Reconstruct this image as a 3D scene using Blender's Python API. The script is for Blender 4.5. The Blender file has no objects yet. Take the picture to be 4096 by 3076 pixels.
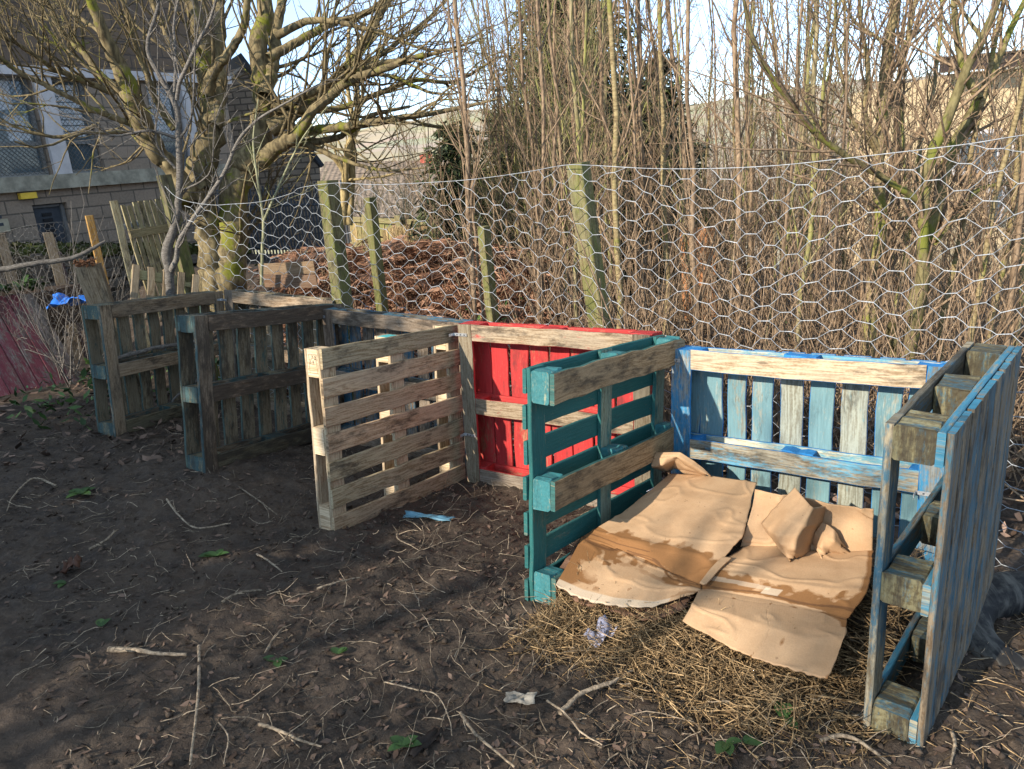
import bpy, math, random
import numpy as np
from mathutils import Matrix, Vector

# ------------------------------------------------------------------ camera, sky, sun, exposure
SC = bpy.context.scene
ZC = 1.75                                   # eye height above the local origin
F = 3030.0                                  # focal length in pixels of a 4096 px wide frame
M = np.array([[0.99694, -0.07821, 0.0], [-0.02274, -0.28982, 0.95681], [-0.07483, -0.95388, -0.29071]])
cam_d = bpy.data.cameras.new('camera')
cam = bpy.data.objects.new('camera', cam_d)
SC.collection.objects.link(cam)
cam_d.sensor_width = 36.0
cam_d.lens = 36.0 * F / 4096.0
cam_d.clip_start = 0.05
cam_d.clip_end = 6000.0
mw = Matrix.Identity(4)
for i in range(3):
    mw[i][0], mw[i][1], mw[i][2] = M[i][0], -M[i][1], -M[i][2]
mw.translation = (0, 0, ZC)
cam.matrix_world = mw
SC.camera = cam

SUN_TRAVEL = 50.5                           # compass direction the light travels to, from +Y towards +X
SUN_EL = 27.0
world = bpy.data.worlds.new('World')
SC.world = world
world.use_nodes = True
wn = world.node_tree
wn.nodes.clear()
w_out = wn.nodes.new('ShaderNodeOutputWorld')
w_bg = wn.nodes.new('ShaderNodeBackground')
w_sky = wn.nodes.new('ShaderNodeTexSky')
w_sky.sky_type = 'NISHITA'
w_sky.sun_disc = False
w_sky.sun_elevation = math.radians(SUN_EL)
w_sky.sun_rotation = math.radians(SUN_TRAVEL + 180.0)
w_sky.air_density = 1.0
w_sky.dust_density = 0.0
w_sky.ozone_density = 1.6
w_bg.inputs['Strength'].default_value = 0.15
# added tint: low sky dimmed and cooled, upper dome warmed to lift the shade
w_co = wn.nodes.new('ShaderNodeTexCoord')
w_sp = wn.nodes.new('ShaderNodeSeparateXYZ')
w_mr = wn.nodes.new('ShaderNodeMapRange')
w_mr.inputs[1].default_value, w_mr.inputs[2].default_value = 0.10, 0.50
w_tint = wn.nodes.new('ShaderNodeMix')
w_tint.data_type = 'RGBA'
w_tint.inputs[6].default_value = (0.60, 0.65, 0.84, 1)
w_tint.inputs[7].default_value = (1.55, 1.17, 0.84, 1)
w_mul = wn.nodes.new('ShaderNodeMix')
w_mul.data_type = 'RGBA'
w_mul.blend_type = 'MULTIPLY'
w_mul.inputs[0].default_value = 1.0
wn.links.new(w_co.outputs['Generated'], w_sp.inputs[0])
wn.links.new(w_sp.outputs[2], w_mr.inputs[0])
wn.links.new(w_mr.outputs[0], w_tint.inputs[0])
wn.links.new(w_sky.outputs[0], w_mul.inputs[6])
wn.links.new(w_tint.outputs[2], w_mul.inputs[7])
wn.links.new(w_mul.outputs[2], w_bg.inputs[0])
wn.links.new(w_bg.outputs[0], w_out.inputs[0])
sun_d = bpy.data.lights.new('sun', 'SUN')
sun_d.energy = 3.0
sun_d.angle = math.radians(0.55)
sun_d.color = (1.0, 0.89, 0.74)
sun = bpy.data.objects.new('sun', sun_d)
SC.collection.objects.link(sun)
_a, _e = math.radians(SUN_TRAVEL), math.radians(SUN_EL)
SUN_DIR = np.array([math.sin(_a) * math.cos(_e), math.cos(_a) * math.cos(_e), -math.sin(_e)])
sun.rotation_euler = Vector(SUN_DIR).to_track_quat('-Z', 'Y').to_euler()
sun.location = (-20, -20, 20)
SC.view_settings.view_transform = 'Standard'
SC.view_settings.look = 'None'
SC.view_settings.gamma = 1.0
SC.view_settings.exposure = 1.42
SC.render.engine = 'CYCLES'
SC.cycles.max_bounces = 6
SC.cycles.diffuse_bounces = 3
SC.cycles.transparent_max_bounces = 8

COL = SC.collection
rng = np.random.default_rng(7)
random.seed(7)


# ------------------------------------------------------------------ geometry helpers
def ray(px, py):
    return M @ np.array([(px - 2048.0) / F, (py - 1538.0) / F, 1.0])


def at(px, py, Y):
    """The world point the eye sees at photo pixel (px, py) at world depth Y."""
    r = ray(px, py)
    return r * (Y / r[1]) + np.array([0, 0, ZC])


def vnoise(x, y, seed=0):
    """Value noise in 0..1, vectorised."""
    xi, yi = np.floor(x).astype(np.int64), np.floor(y).astype(np.int64)
    xf, yf = x - xi, y - yi
    u, v = xf * xf * (3 - 2 * xf), yf * yf * (3 - 2 * yf)

    def h(a, b):
        n = (a * 374761393 + b * 668265263 + seed * 1442695041) & 0x7fffffff
        n = ((n ^ (n >> 13)) * 1274126177) & 0x7fffffff
        return ((n ^ (n >> 16)) & 0xffff) / 65535.0
    return (h(xi, yi) * (1 - u) + h(xi + 1, yi) * u) * (1 - v) + (h(xi, yi + 1) * (1 - u) + h(xi + 1, yi + 1) * u) * v


def fbm(x, y, octaves=4, seed=0, gain=0.5):
    s, a, t = 0.0, 1.0, 0.0
    for o in range(octaves):
        s = s + a * vnoise(x * 2 ** o + 17.3 * o, y * 2 ** o - 9.1 * o, seed + o)
        t += a
        a *= gain
    return s / t


def unit(v):
    v = np.asarray(v, float)
    return v / np.linalg.norm(v)


# the pallets' solved poses: base corner, length axis, up axis (eye at the origin), length, height, thickness
POSE = {
    'P1': ((-2.953, 5.319, -1.777), (0.391, 0.915, -0.102), (0.062, 0.085, 0.994), 1.225, 0.975, 0.18),
    'P2': ((-1.941, 4.384, -1.747), (0.501, 0.854, -0.144), (0.078, 0.121, 0.990), 1.305, 0.979, 0.18),
    'P3': ((-0.994, 3.635, -1.857), (0.602, 0.792, -0.099), (0.052, 0.084, 0.995), 1.084, 0.998, 0.141),
    'P4': ((0.105, 2.708, -1.797), (0.627, 0.771, -0.113), (0.059, 0.098, 0.993), 1.155, 0.999, 0.148),
    'P5': ((1.132, 1.815, -1.790), (0.669, 0.743, -0.007), (0.005, 0.005, 1.0), 1.02, 1.017, 0.169),
    'B1': ((-2.474, 6.370, -1.906), (0.852, -0.522, -0.047), (0.096, 0.068, 0.993), 1.233, 1.001, 0.155),
    'B2': ((-1.400, 5.395, -1.956), (0.830, -0.557, -0.031), (0.068, 0.045, 0.997), 1.242, 0.997, 0.155),
    'B3': ((-0.330, 4.430, -1.957), (0.822, -0.569, 0.010), (0.029, 0.060, 0.998), 1.250, 1.010, 0.155),
    'B4': ((0.761, 3.530, -1.970), (0.800, -0.600, 0.024), (0.039, 0.091, 0.995), 1.223, 1.000, 0.155),
}
_gp, _gr = [], []
for _k, (_o, _x, _u, _L, _H, _T) in POSE.items():
    for _s in (0.0, 0.5, 1.0):
        p = np.array(_o) + np.array(_x) * _s * _L + np.array([0, 0, ZC])
        _gp.append(p[:2])
        _gr.append(p[2] - (0.138 - 0.0616 * p[0] - 0.073 * p[1]))
_gp, _gr = np.array(_gp), np.array(_gr)


def gz(x, y, rough=False):
    """Ground height: the sloping garden, fitted to the pallets' feet, falling into the valley beyond."""
    x, y = np.asarray(x, float), np.asarray(y, float)
    base = 0.138 - 0.0616 * np.clip(x, -14, 14) - 0.073 * np.clip(y, -8, 16)
    d2 = (x[..., None] - _gp[:, 0]) ** 2 + (y[..., None] - _gp[:, 1]) ** 2
    w = np.exp(-d2 / 0.18)
    base = base + (w @ _gr) / (w.sum(-1) + 0.25)
    nn = y + 0.78 * x - 4.7                     # how far beyond the wire fence
    sst = lambda v: np.clip(v, 0, 1) ** 2 * (3 - 2 * np.clip(v, 0, 1))
    base = base + (0.25 + 0.62 * sst((1.9 - x) / 2.4)) * sst((nn - 0.5) / 2.8)
    far = np.clip(y - 16, 0, None)
    base = base - 0.16 * np.minimum(far, 110)
    if rough:
        near = np.clip((9 - np.hypot(x, y)) / 2, 0, 1)
        n = (fbm(x * 1.3, y * 1.3, 3, 5) - 0.5) * 0.05 + (fbm(x * 6, y * 6, 4, 9) - 0.5) * 0.035
        c = fbm(x * 22, y * 22, 3, 21, 0.6)
        n = n + np.clip(c - 0.54, 0, 1) * 0.075 - np.clip(0.42 - c, 0, 1) * 0.04
        base = base + n * near
    return base


def gpt(px, py):
    """Where the photo pixel meets the garden ground."""
    r = ray(px, py)
    t = 1.0
    lo, hi = 0.3, 40.0
    for _ in range(50):
        t = 0.5 * (lo + hi)
        q = r * t
        if q[2] + ZC > float(gz(q[0], q[1])):
            lo = t
        else:
            hi = t
    q = r * lo
    return np.array([q[0], q[1], float(gz(q[0], q[1]))])


class MB:
    """Collects shapes and links them as one mesh object. Per face: paint colour, wood colour, (seed, paint, stain)."""

    def __init__(self):
        self.v, self.f, self.uv, self.pc, self.wc, self.pr, self.n = [], [], [], [], [], [], 0

    def add(self, verts, faces, uvs=None, pcol=(0.3, 0.3, 0.3), wcol=(0.3, 0.22, 0.14), prm=(0, 0, 0)):
        verts = np.asarray(verts, float)
        k = len(faces)
        self.v.append(verts)
        self.f += [tuple(i + self.n for i in f) for f in faces]
        self.n += len(verts)
        if uvs is None:
            uvs = [[(verts[i][0], verts[i][1]) for i in f] for f in faces]
        self.uv += [p for fu in uvs for p in fu]
        for store, val in ((self.pc, pcol), (self.wc, wcol), (self.pr, prm)):
            val = np.asarray(val, float)
            store.append(np.tile(val, (k, 1)) if val.ndim == 1 else val)

    def plank(self, o, ax, aw, at_, L, W, T, pcol=(0.3, 0.3, 0.3), wcol=(0.3, 0.22, 0.14), paint=0.0, stain=0.3,
              seed=None, n=7, jit=0.0015, bow=0.003, ch=0.003, chip=False, faces_paint=None, faces_pcol=None, rough=0.0):
        """A sawn board from corner o along ax (length L), aw (width W) and at_ (thickness T)."""
        o, ax, aw, at_ = np.asarray(o, float), unit(ax), unit(aw), unit(at_)
        seed = rng.random() if seed is None else seed
        sec = np.array([(ch, 0), (W - ch, 0), (W, ch), (W, T - ch), (W - ch, T), (ch, T), (0, T - ch), (0, ch)])
        us = np.linspace(0, L, n)
        ph = rng.random() * 6
        V = []
        for i, u in enumerate(us):
            bw = math.sin(math.pi * i / (n - 1)) * bow * math.sin(ph) + rng.normal(0, jit)
            bt = math.sin(math.pi * i / (n - 1)) * bow * 0.6 * math.cos(ph)
            ww = 1 + rng.normal(0, jit * 4)
            for (a, b) in sec:
                V.append(o + ax * u + aw * ((a - W / 2) * ww + W / 2 + bw) + at_ * (b + bt)
                         + (rng.normal(0, rough, 3) if rough else 0))
        us_uv = us * (8.0 if chip else 1.0)
        per = (0.45 if chip else 1.0) * np.concatenate([[0], np.cumsum(np.linalg.norm(np.roll(sec, -1, 0) - sec, axis=1))])
        F_, U_, P_, C_ = [], [], [], []
        base_p = [paint] * 5 if faces_paint is None else list(faces_paint)     # [-t, +w, +t, -w, ends]
        base_c = [pcol] * 5 if faces_pcol is None else list(faces_pcol)
        for i in range(n - 1):
            for j in range(8):
                a, b = i * 8 + j, i * 8 + (j + 1) % 8
                F_.append((a, b, b + 8, a + 8))
                U_.append([(us_uv[i], per[j]), (us_uv[i], per[j + 1]), (us_uv[i + 1], per[j + 1]), (us_uv[i + 1], per[j])])
                side = (j // 2) % 4
                P_.append((seed, base_p[side], stain))
                C_.append(base_c[side])
        F_.append(tuple(range(7, -1, -1)))
        F_.append(tuple((n - 1) * 8 + j for j in range(8)))
        for k in range(2):
            rg = range(7, -1, -1) if k == 0 else range(8)
            U_.append([(sec[j][1] * (8.0 if chip else 0.3), sec[j][0] * (0.45 if chip else 1.0)) for j in rg])
            P_.append((seed + 0.31, base_p[4], stain))
            C_.append(base_c[4])
        # keep outward normals whatever the handedness of the axes
        if np.dot(np.cross(aw, at_), ax) < 0:
            F_ = [f[::-1] for f in F_]
            U_ = [u[::-1] for u in U_]
        # a face loop (a, b, b+8, a+8) winds inwards for a right-handed section
        F_ = [f[::-1] for f in F_[:-2]] + F_[-2:]
        U_ = [u[::-1] for u in U_[:-2]] + U_[-2:]
        self.add(V, F_, U_, np.array(C_), wcol, np.array(P_))

    def build(self, name, material, parent=None, smooth=False):
        me = bpy.data.meshes.new(name)
        v = np.concatenate(self.v)
        me.from_pydata(v.tolist(), [], self.f)
        me.uv_layers.new(name='UVMap').data.foreach_set('uv', np.asarray(self.uv, np.float32).ravel())
        pc = np.concatenate(self.pc)
        wc = np.concatenate(self.wc)
        pr = np.concatenate(self.pr)
        for nm, dat in (('pcol', pc), ('wcol', wc)):
            a = me.attributes.new(nm, 'FLOAT_COLOR', 'FACE')
            a.data.foreach_set('color', np.hstack([dat, np.ones((len(dat), 1))]).astype(np.float32).ravel())
        a = me.attributes.new('prm', 'FLOAT_VECTOR', 'FACE')
        a.data.foreach_set('vector', pr.astype(np.float32).ravel())
        if smooth:
            me.polygons.foreach_set('use_smooth', [True] * len(me.polygons))
        me.materials.append(material)
        o = bpy.data.objects.new(name, me)
        COL.objects.link(o)
        o.parent = parent
        return o


class Tubes:
    """Collects tapering tubes; builds them as one mesh."""

    def __init__(self):
        self.groups = {}

    def add(self, pts, rad, sides=4, tone=0.5):
        pts = np.asarray(pts, float)
        rad = np.broadcast_to(np.asarray(rad, float), (len(pts),))
        self.groups.setdefault((len(pts), sides), []).append((pts, rad, tone))

    def arrays(self):
        VV, FF, TT, UU, nv = [], [], [], [], 0
        for (n, s), L in self.groups.items():
            P = np.array([l[0] for l in L])
            R = np.array([l[1] for l in L])
            T = np.array([l[2] for l in L])
            k = len(L)
            tan = np.gradient(P, axis=1)
            tan /= np.linalg.norm(tan, axis=2, keepdims=True) + 1e-12
            mean = P[:, -1] - P[:, 0]
            ref = np.where(np.abs(mean[:, 2:3]) > 0.8 * np.linalg.norm(mean, axis=1, keepdims=True),
                           np.array([[1.0, 0.02, 0]]), np.array([[0.01, 0.02, 1.0]]))[:, None, :]
            a = np.cross(tan, np.broadcast_to(ref, tan.shape))
            a /= np.linalg.norm(a, axis=2, keepdims=True) + 1e-12
            b = np.cross(tan, a)
            th = np.arange(s) * 2 * math.pi / s
            ring = P[:, :, None, :] + R[:, :, None, None] * (a[:, :, None, :] * np.cos(th)[:, None] + b[:, :, None, :] * np.sin(th)[:, None])
            V = ring.reshape(-1, 3)
            base = (np.arange(k) * n * s)[:, None, None] + nv
            i = (np.arange(n - 1) * s)[None, :, None]
            j = np.arange(s)[None, None, :]
            j2 = (j + 1) % s
            q = np.stack(np.broadcast_arrays(base + i + j, base + i + j2, base + i + s + j2, base + i + s + j), -1).reshape(-1, 4)
            FF.append(q)
            VV.append(V)
            TT.append(np.repeat(T, n * s))
            nv += len(V)
        return np.concatenate(VV), np.concatenate(FF), np.concatenate(TT)

    def build(self, name, material, parent=None, extra=None):
        V, Q, T = self.arrays()
        me = bpy.data.meshes.new(name)
        me.vertices.add(len(V))
        me.vertices.foreach_set('co', V.astype(np.float32).ravel())
        me.loops.add(len(Q) * 4)
        me.loops.foreach_set('vertex_index', Q.astype(np.int32).ravel())
        me.polygons.add(len(Q))
        me.polygons.foreach_set('loop_start', np.arange(0, len(Q) * 4, 4, dtype=np.int32))
        me.polygons.foreach_set('loop_total', np.full(len(Q), 4, np.int32))
        me.update(calc_edges=True)
        me.polygons.foreach_set('use_smooth', [True] * len(Q))
        a = me.attributes.new('tone', 'FLOAT', 'POINT')
        a.data.foreach_set('value', T.astype(np.float32))
        me.materials.append(material)
        o = bpy.data.objects.new(name, me)
        COL.objects.link(o)
        o.parent = parent
        return o


def quads(name, V, Q, material, parent=None, tone=None, smooth=False):
    """A mesh from vertex array V and an (n, k) array of faces."""
    V = np.asarray(V, np.float32)
    Q = np.asarray(Q, np.int32)
    k = Q.shape[1]
    me = bpy.data.meshes.new(name)
    me.vertices.add(len(V))
    me.vertices.foreach_set('co', V.ravel())
    me.loops.add(Q.size)
    me.loops.foreach_set('vertex_index', Q.ravel())
    me.polygons.add(len(Q))
    me.polygons.foreach_set('loop_start', np.arange(0, Q.size, k, dtype=np.int32))
    me.polygons.foreach_set('loop_total', np.full(len(Q), k, np.int32))
    me.update(calc_edges=True)
    if smooth:
        me.polygons.foreach_set('use_smooth', [True] * len(Q))
    if tone is not None:
        a = me.attributes.new('tone', 'FLOAT', 'POINT')
        a.data.foreach_set('value', np.asarray(tone, np.float32))
    me.materials.append(material)
    o = bpy.data.objects.new(name, me)
    COL.objects.link(o)
    o.parent = parent
    return o


def tag(o, label=None, cat=None, group=None, kind=None):
    if label:
        o['label'] = label
    if cat:
        o['category'] = cat
    if group:
        o['group'] = group
    if kind:
        o['kind'] = kind
    return o


def thing(name, loc, label, cat, group=None, mat4=None):
    o = bpy.data.objects.new(name, None)
    COL.objects.link(o)
    o.empty_display_size = 0.1
    if mat4 is not None:
        o.matrix_world = mat4
    else:
        o.location = loc
    return tag(o, label, cat, group)


# ------------------------------------------------------------------ material helpers
class NT:
    def __init__(self, name):
        self.m = bpy.data.materials.new(name)
        self.m.use_nodes = True
        self.t = self.m.node_tree
        self.t.nodes.clear()
        self.out = self.t.nodes.new('ShaderNodeOutputMaterial')

    def n(self, typ, out=0, _set=None, **kw):
        nd = self.t.nodes.new('ShaderNode' + typ)
        for k, v in (_set or {}).items():
            setattr(nd, k, v)
        for k, v in kw.items():
            k2 = k.replace('_', ' ')
            inp = nd.inputs[int(k[1:])] if k[0] == 'i' and k[1:].isdigit() else nd.inputs[k2]
            if hasattr(v, 'is_linked') or hasattr(v, 'links'):
                self.t.links.new(v, inp)
            elif v is not None:
                if inp.type == 'RGBA' and len(v) == 3:
                    v = (*v, 1.0)
                inp.default_value = v
        return nd.outputs[out] if out is not None else nd

    def math(self, op, a, b=None, c=None, clamp=False):
        kw = {'i0': a}
        if b is not None:
            kw['i1'] = b
        if c is not None:
            kw['i2'] = c
        return self.n('Math', _set={'operation': op, 'use_clamp': clamp}, **kw)

    def vmath(self, op, a, b):
        return self.n('VectorMath', _set={'operation': op}, i0=a, i1=b)

    def scale(self, v, s):
        return self.vmath('MULTIPLY', v, s)

    def noise(self, vec, scale=1.0, detail=4.0, rough=0.55, out=0):
        return self.n('TexNoise', out=out, Vector=vec, Scale=scale, Detail=detail, Roughness=rough)

    def step(self, v, lo, hi, a=0.0, b=1.0):
        return self.n('MapRange', _set={'interpolation_type': 'SMOOTHSTEP'}, i0=v, i1=lo, i2=hi, i3=a, i4=b)

    def mix(self, f, a, b, blend='MIX'):
        nd = self.t.nodes.new('ShaderNodeMix')
        nd.data_type = 'RGBA'
        nd.blend_type = blend
        for idx, v in ((0, f), (6, a), (7, b)):
            if hasattr(v, 'links'):
                self.t.links.new(v, nd.inputs[idx])
            else:
                nd.inputs[idx].default_value = (*v, 1.0) if (idx > 0 and len(v) == 3) else v
        return nd.outputs[2]

    def attr(self, name, out=2):
        nd = self.t.nodes.new('ShaderNodeAttribute')
        nd.attribute_name = name
        return nd.outputs[out]            # 0 colour, 1 vector, 2 fac

    def coord(self, which='Object'):
        return self.t.nodes.new('ShaderNodeTexCoord').outputs[which]

    def finish(self, color, rough=0.8, bump=None, bump_str=0.3, bump_dist=0.01, spec=0.3, metal=0.0, **kw):
        p = self.t.nodes.new('ShaderNodeBsdfPrincipled')
        for nm, v in (('Base Color', color), ('Roughness', rough), ('Specular IOR Level', spec), ('Metallic', metal)):
            if hasattr(v, 'links'):
                self.t.links.new(v, p.inputs[nm])
            else:
                p.inputs[nm].default_value = (*v, 1.0) if nm == 'Base Color' and len(v) == 3 else v
        for k, v in kw.items():
            p.inputs[k.replace('_', ' ')].default_value = v
        if bump is not None:
            b = self.t.nodes.new('ShaderNodeBump')
            b.inputs['Strength'].default_value = bump_str
            b.inputs['Distance'].default_value = bump_dist
            self.t.links.new(bump, b.inputs['Height'])
            self.t.links.new(b.outputs[0], p.inputs['Normal'])
        self.t.links.new(p.outputs[0], self.out.inputs[0])
        self.p = p
        return self.m


def make_wood():
    t = NT('weathered_painted_wood')
    uv = t.coord('UV')
    prm = t.attr('prm', 1)
    sep = t.n('SeparateXYZ', out=None, i0=prm)
    seed, paint, stain = sep.outputs[0], sep.outputs[1], sep.outputs[2]
    off = t.n('CombineXYZ', X=t.math('MULTIPLY', seed, 37.0), Y=t.math('MULTIPLY', seed, 91.0), Z=t.math('MULTIPLY', seed, 13.0))
    vec = t.vmath('ADD', uv, off)
    grain = t.noise(t.scale(vec, (9.0, 170.0, 1.0)), 1.0, 4.0, 0.6)
    speck = t.noise(t.scale(vec, (70.0, 120.0, 1.0)), 1.0, 3.0, 0.6)
    ringv = t.noise(t.scale(vec, (1.0, 13.0, 1.0)), 1.0, 2.0, 0.4)
    rings = t.math('SINE', t.math('MULTIPLY', ringv, 85.0))
    gr = t.math('ADD', t.math('MULTIPLY', grain, 0.62), t.math('ADD', t.math('MULTIPLY', speck, 0.30), t.math('MULTIPLY', t.math('ADD', rings, 1.0), 0.05)))
    wc = t.attr('wcol', 0)
    dark = t.mix(1.0, wc, (0.50, 0.43, 0.36), 'MULTIPLY')
    wood = t.mix(t.step(gr, 0.36, 0.62), dark, wc)
    tint = t.noise(t.scale(vec, (2.2, 7.0, 1.0)), 1.0, 3.0, 0.5)
    wood = t.mix(t.math('MULTIPLY', t.step(tint, 0.42, 0.66), 0.45), wood, t.mix(1.0, wc, (0.72, 0.78, 0.86), 'MULTIPLY'))
    bright = t.math('MULTIPLY_ADD', t.math('FRACT', t.math('MULTIPLY', seed, 7.77)), 0.45, 0.78)
    wood = t.mix(1.0, wood, t.n('CombineColor', i0=bright, i1=bright, i2=bright), 'MULTIPLY')
    # grey/black weather stains with their own outline
    st = t.math('ADD', t.math('MULTIPLY', t.noise(t.scale(vec, (8.0, 22.0, 1.0)), 1.0, 6.0, 0.72), 0.6), t.math('MULTIPLY', t.noise(t.scale(vec, (2.2, 5.0, 1.0)), 1.0, 2.0, 0.5), 0.4))
    lim = t.math('SUBTRACT', 0.655, t.math('MULTIPLY', stain, 0.28))
    sm = t.step(st, t.math('SUBTRACT', lim, 0.05), t.math('ADD', lim, 0.11))
    wood = t.mix(t.math('MULTIPLY', sm, 0.78), wood, (0.032, 0.026, 0.021))
    # knots and nail holes
    vor = t.n('TexVoronoi', Vector=t.scale(vec, (3.1, 12.0, 1.0)), Scale=1.0, Randomness=1.0)
    kn = t.step(vor, 0.05, 0.12, 1.0, 0.0)
    wood = t.mix(t.math('MULTIPLY', kn, 0.6), wood, (0.05, 0.03, 0.018))
    # paint left on the wood
    pn = t.math('ADD', t.math('MULTIPLY', t.noise(t.scale(vec, (16.0, 70.0, 1.0)), 1.0, 5.0, 0.75), 0.52),
                t.math('MULTIPLY', t.noise(t.scale(vec, (3.0, 9.0, 1.0)), 1.0, 4.0, 0.6), 0.48))
    th = t.math('MULTIPLY_ADD', paint, -0.38, 0.69)
    pm = t.step(pn, t.math('SUBTRACT', th, 0.06), t.math('ADD', th, 0.06))
    pc = t.attr('pcol', 0)
    pv = t.math('MULTIPLY_ADD', t.math('ADD', t.math('MULTIPLY', grain, 0.6), t.math('MULTIPLY', tint, 0.6)), 1.1, 0.34)
    pc2 = t.mix(1.0, pc, t.n('CombineColor', i0=pv, i1=pv, i2=pv), 'MULTIPLY')
    pc2 = t.mix(t.math('MULTIPLY', t.step(speck, 0.60, 0.74), 0.5), pc2, wood)
    pc2 = t.mix(t.math('MULTIPLY', sm, 0.55), pc2, (0.03, 0.03, 0.028))
    col = t.mix(t.math('MULTIPLY', pm, 0.92), wood, pc2)
    hgt = t.math('ADD', t.math('MULTIPLY', gr, 1.0), t.math('MULTIPLY', st, 0.5))
    return t.finish(col, t.math('SUBTRACT', 0.9, t.math('MULTIPLY', pm, 0.2)), hgt, 0.6, 0.004, 0.22)


WOOD = make_wood()


def make_soil():
    t = NT('dark_garden_soil')
    co = t.coord('Object')
    big = t.noise(co, 0.9, 3.0, 0.5)
    mid = t.noise(co, 7.0, 5.0, 0.65)
    fine = t.noise(co, 55.0, 5.0, 0.7)
    col = t.mix(t.step(mid, 0.3, 0.7), (0.034, 0.025, 0.019), (0.082, 0.060, 0.043))
    col = t.mix(t.math('MULTIPLY', t.step(fine, 0.52, 0.72), 0.55), col, (0.17, 0.125, 0.088))
    col = t.mix(t.math('MULTIPLY', t.step(fine, 0.46, 0.28), 0.7), col, (0.012, 0.009, 0.007))
    col = t.mix(t.math('MULTIPLY', t.step(big, 0.45, 0.7), 0.35), col, (0.105, 0.075, 0.052))
    h = t.math('ADD', t.math('MULTIPLY', mid, 0.6), t.math('MULTIPLY', fine, 0.5))
    return t.finish(col, t.step(mid, 0.3, 0.8, 0.72, 0.95), h, 0.9, 0.02, 0.3)


SOIL = make_soil()

# ------------------------------------------------------------------ the ground
xs = np.unique(np.concatenate([-np.geomspace(6, 2500, 40)[::-1], np.linspace(-6, -3, 60), np.linspace(-3, 3.2, 330), np.linspace(3.2, 6, 50), np.geomspace(6, 2500, 40)]))
ys = np.unique(np.concatenate([[-60, -25, -12, -6, -3, -1, 0], np.linspace(0.5, 5.2, 300), np.linspace(5.2, 9, 120), np.linspace(9, 16, 30), np.geomspace(16, 140, 24)]))
GX, GY = np.meshgrid(xs, ys)
GZ = gz(GX, GY, True)
nx, ny = len(xs), len(ys)
idx = np.arange(nx * ny).reshape(ny, nx)
GQ = np.stack([idx[:-1, :-1], idx[:-1, 1:], idx[1:, 1:], idx[1:, :-1]], -1).reshape(-1, 4)
ground = quads('ground', np.stack([GX, GY, GZ], -1).reshape(-1, 3), GQ, SOIL, smooth=True)
tag(ground, 'dark trodden garden soil sloping down to the fence', 'ground', kind='structure')

# ------------------------------------------------------------------ pallets
RAW = (0.34, 0.25, 0.155)
GREY = (0.20, 0.165, 0.125)
PALE = (0.50, 0.39, 0.26)


def pallet_matrix(key):
    o, x, u, L, H, T = POSE[key]
    X = unit(x)
    U = np.array(u) - X * np.dot(X, u)
    U = unit(U)
    Yv = np.cross(U, X)
    m = Matrix.Identity(4)
    for i in range(3):
        m[i][0], m[i][1], m[i][2] = X[i], Yv[i], U[i]
    m.translation = (o[0], o[1], o[2] + ZC - 0.008)
    return m, L, H, T


EX, EY, EZ = np.eye(3)


def perimeter_pallet(key, label, st, flip=False):
    """Base of two uprights and three rails at y = 0, nine blocks, three stringers, upright deck slats at y = T."""
    m, L, H, T = pallet_matrix(key)
    root = thing('wooden_pallet', None, label, 'pallet', None, m)
    fy = (lambda y: T - y) if flip else (lambda y: y)
    AY = -EY if flip else EY
    tb, tsr, td = 0.022, 0.022, 0.018
    tk = T - tb - tsr - td
    for x0, nm in ((0.0, 'first'), (L - 0.1, 'last')):
        b = MB()
        b.plank((x0, fy(0), 0), EZ, EX, AY, H, 0.1, tb, seed=rng.random(), n=12, jit=0.002, **st['upright'])
        b.build('base_upright', WOOD, root)
    for i, z0 in enumerate((H - 0.1, H / 2 - 0.05, 0.0)):
        b = MB()
        b.plank((0.101, fy(0.001), z0), EX, EZ, AY, L - 0.202, 0.1, tb - 0.002, seed=rng.random(), n=10, jit=0.002, **st['rail'][i])
        b.build('base_rail', WOOD, root)
    for i, z0 in enumerate((H - 0.102, H / 2 - 0.05, 0.002)):
        for x0 in (0.002, L / 2 - 0.07, L - 0.142):
            b = MB()
            b.plank((x0, fy(tb + 0.001), z0), EX, EZ, AY, 0.14, 0.1, tk - 0.002, n=5, jit=0.003, ch=0.006, rough=0.0012, chip=True, **st['block'])
            b.build('block', WOOD, root)
        b = MB()
        b.plank((0.001, fy(tb + tk), z0 + 0.0015), EX, EZ, AY, L - 0.002, 0.099, tsr - 0.001, n=10, **st['stringer'])
        b.build('stringer_board', WOOD, root)
    b = MB()
    x = 0.0
    ws = st['slats']
    for w, gap in ws:
        sk = dict(st['slat'])
        if 'slat_raw' in st and rng.random() < st['slat_raw']:
            sk = dict(sk, faces_paint=[0.12, 0.6, 0.3, 0.6, 0.9])
        drop = rng.uniform(0, 0.012)
        b.plank((x, fy(T - td + rng.uniform(0.0005, 0.003)), drop), EZ, EX, AY, H - drop - rng.uniform(0, 0.006), w, td, n=9, jit=0.0025, **sk)
        x += w + gap
    b.build('deck_slats', WOOD, root)
    return root, (L, H, T)


def even_slats(L, n, w):
    gap = (L - n * w) / (n - 1)
    out = []
    for i in range(n):
        dw = rng.uniform(-0.007, 0.007)
        out.append((w + dw, gap - dw))
    return out


def wd(pcol, wcol, stain, fp):
    return dict(pcol=pcol, wcol=wcol, stain=stain, faces_paint=fp)


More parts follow.
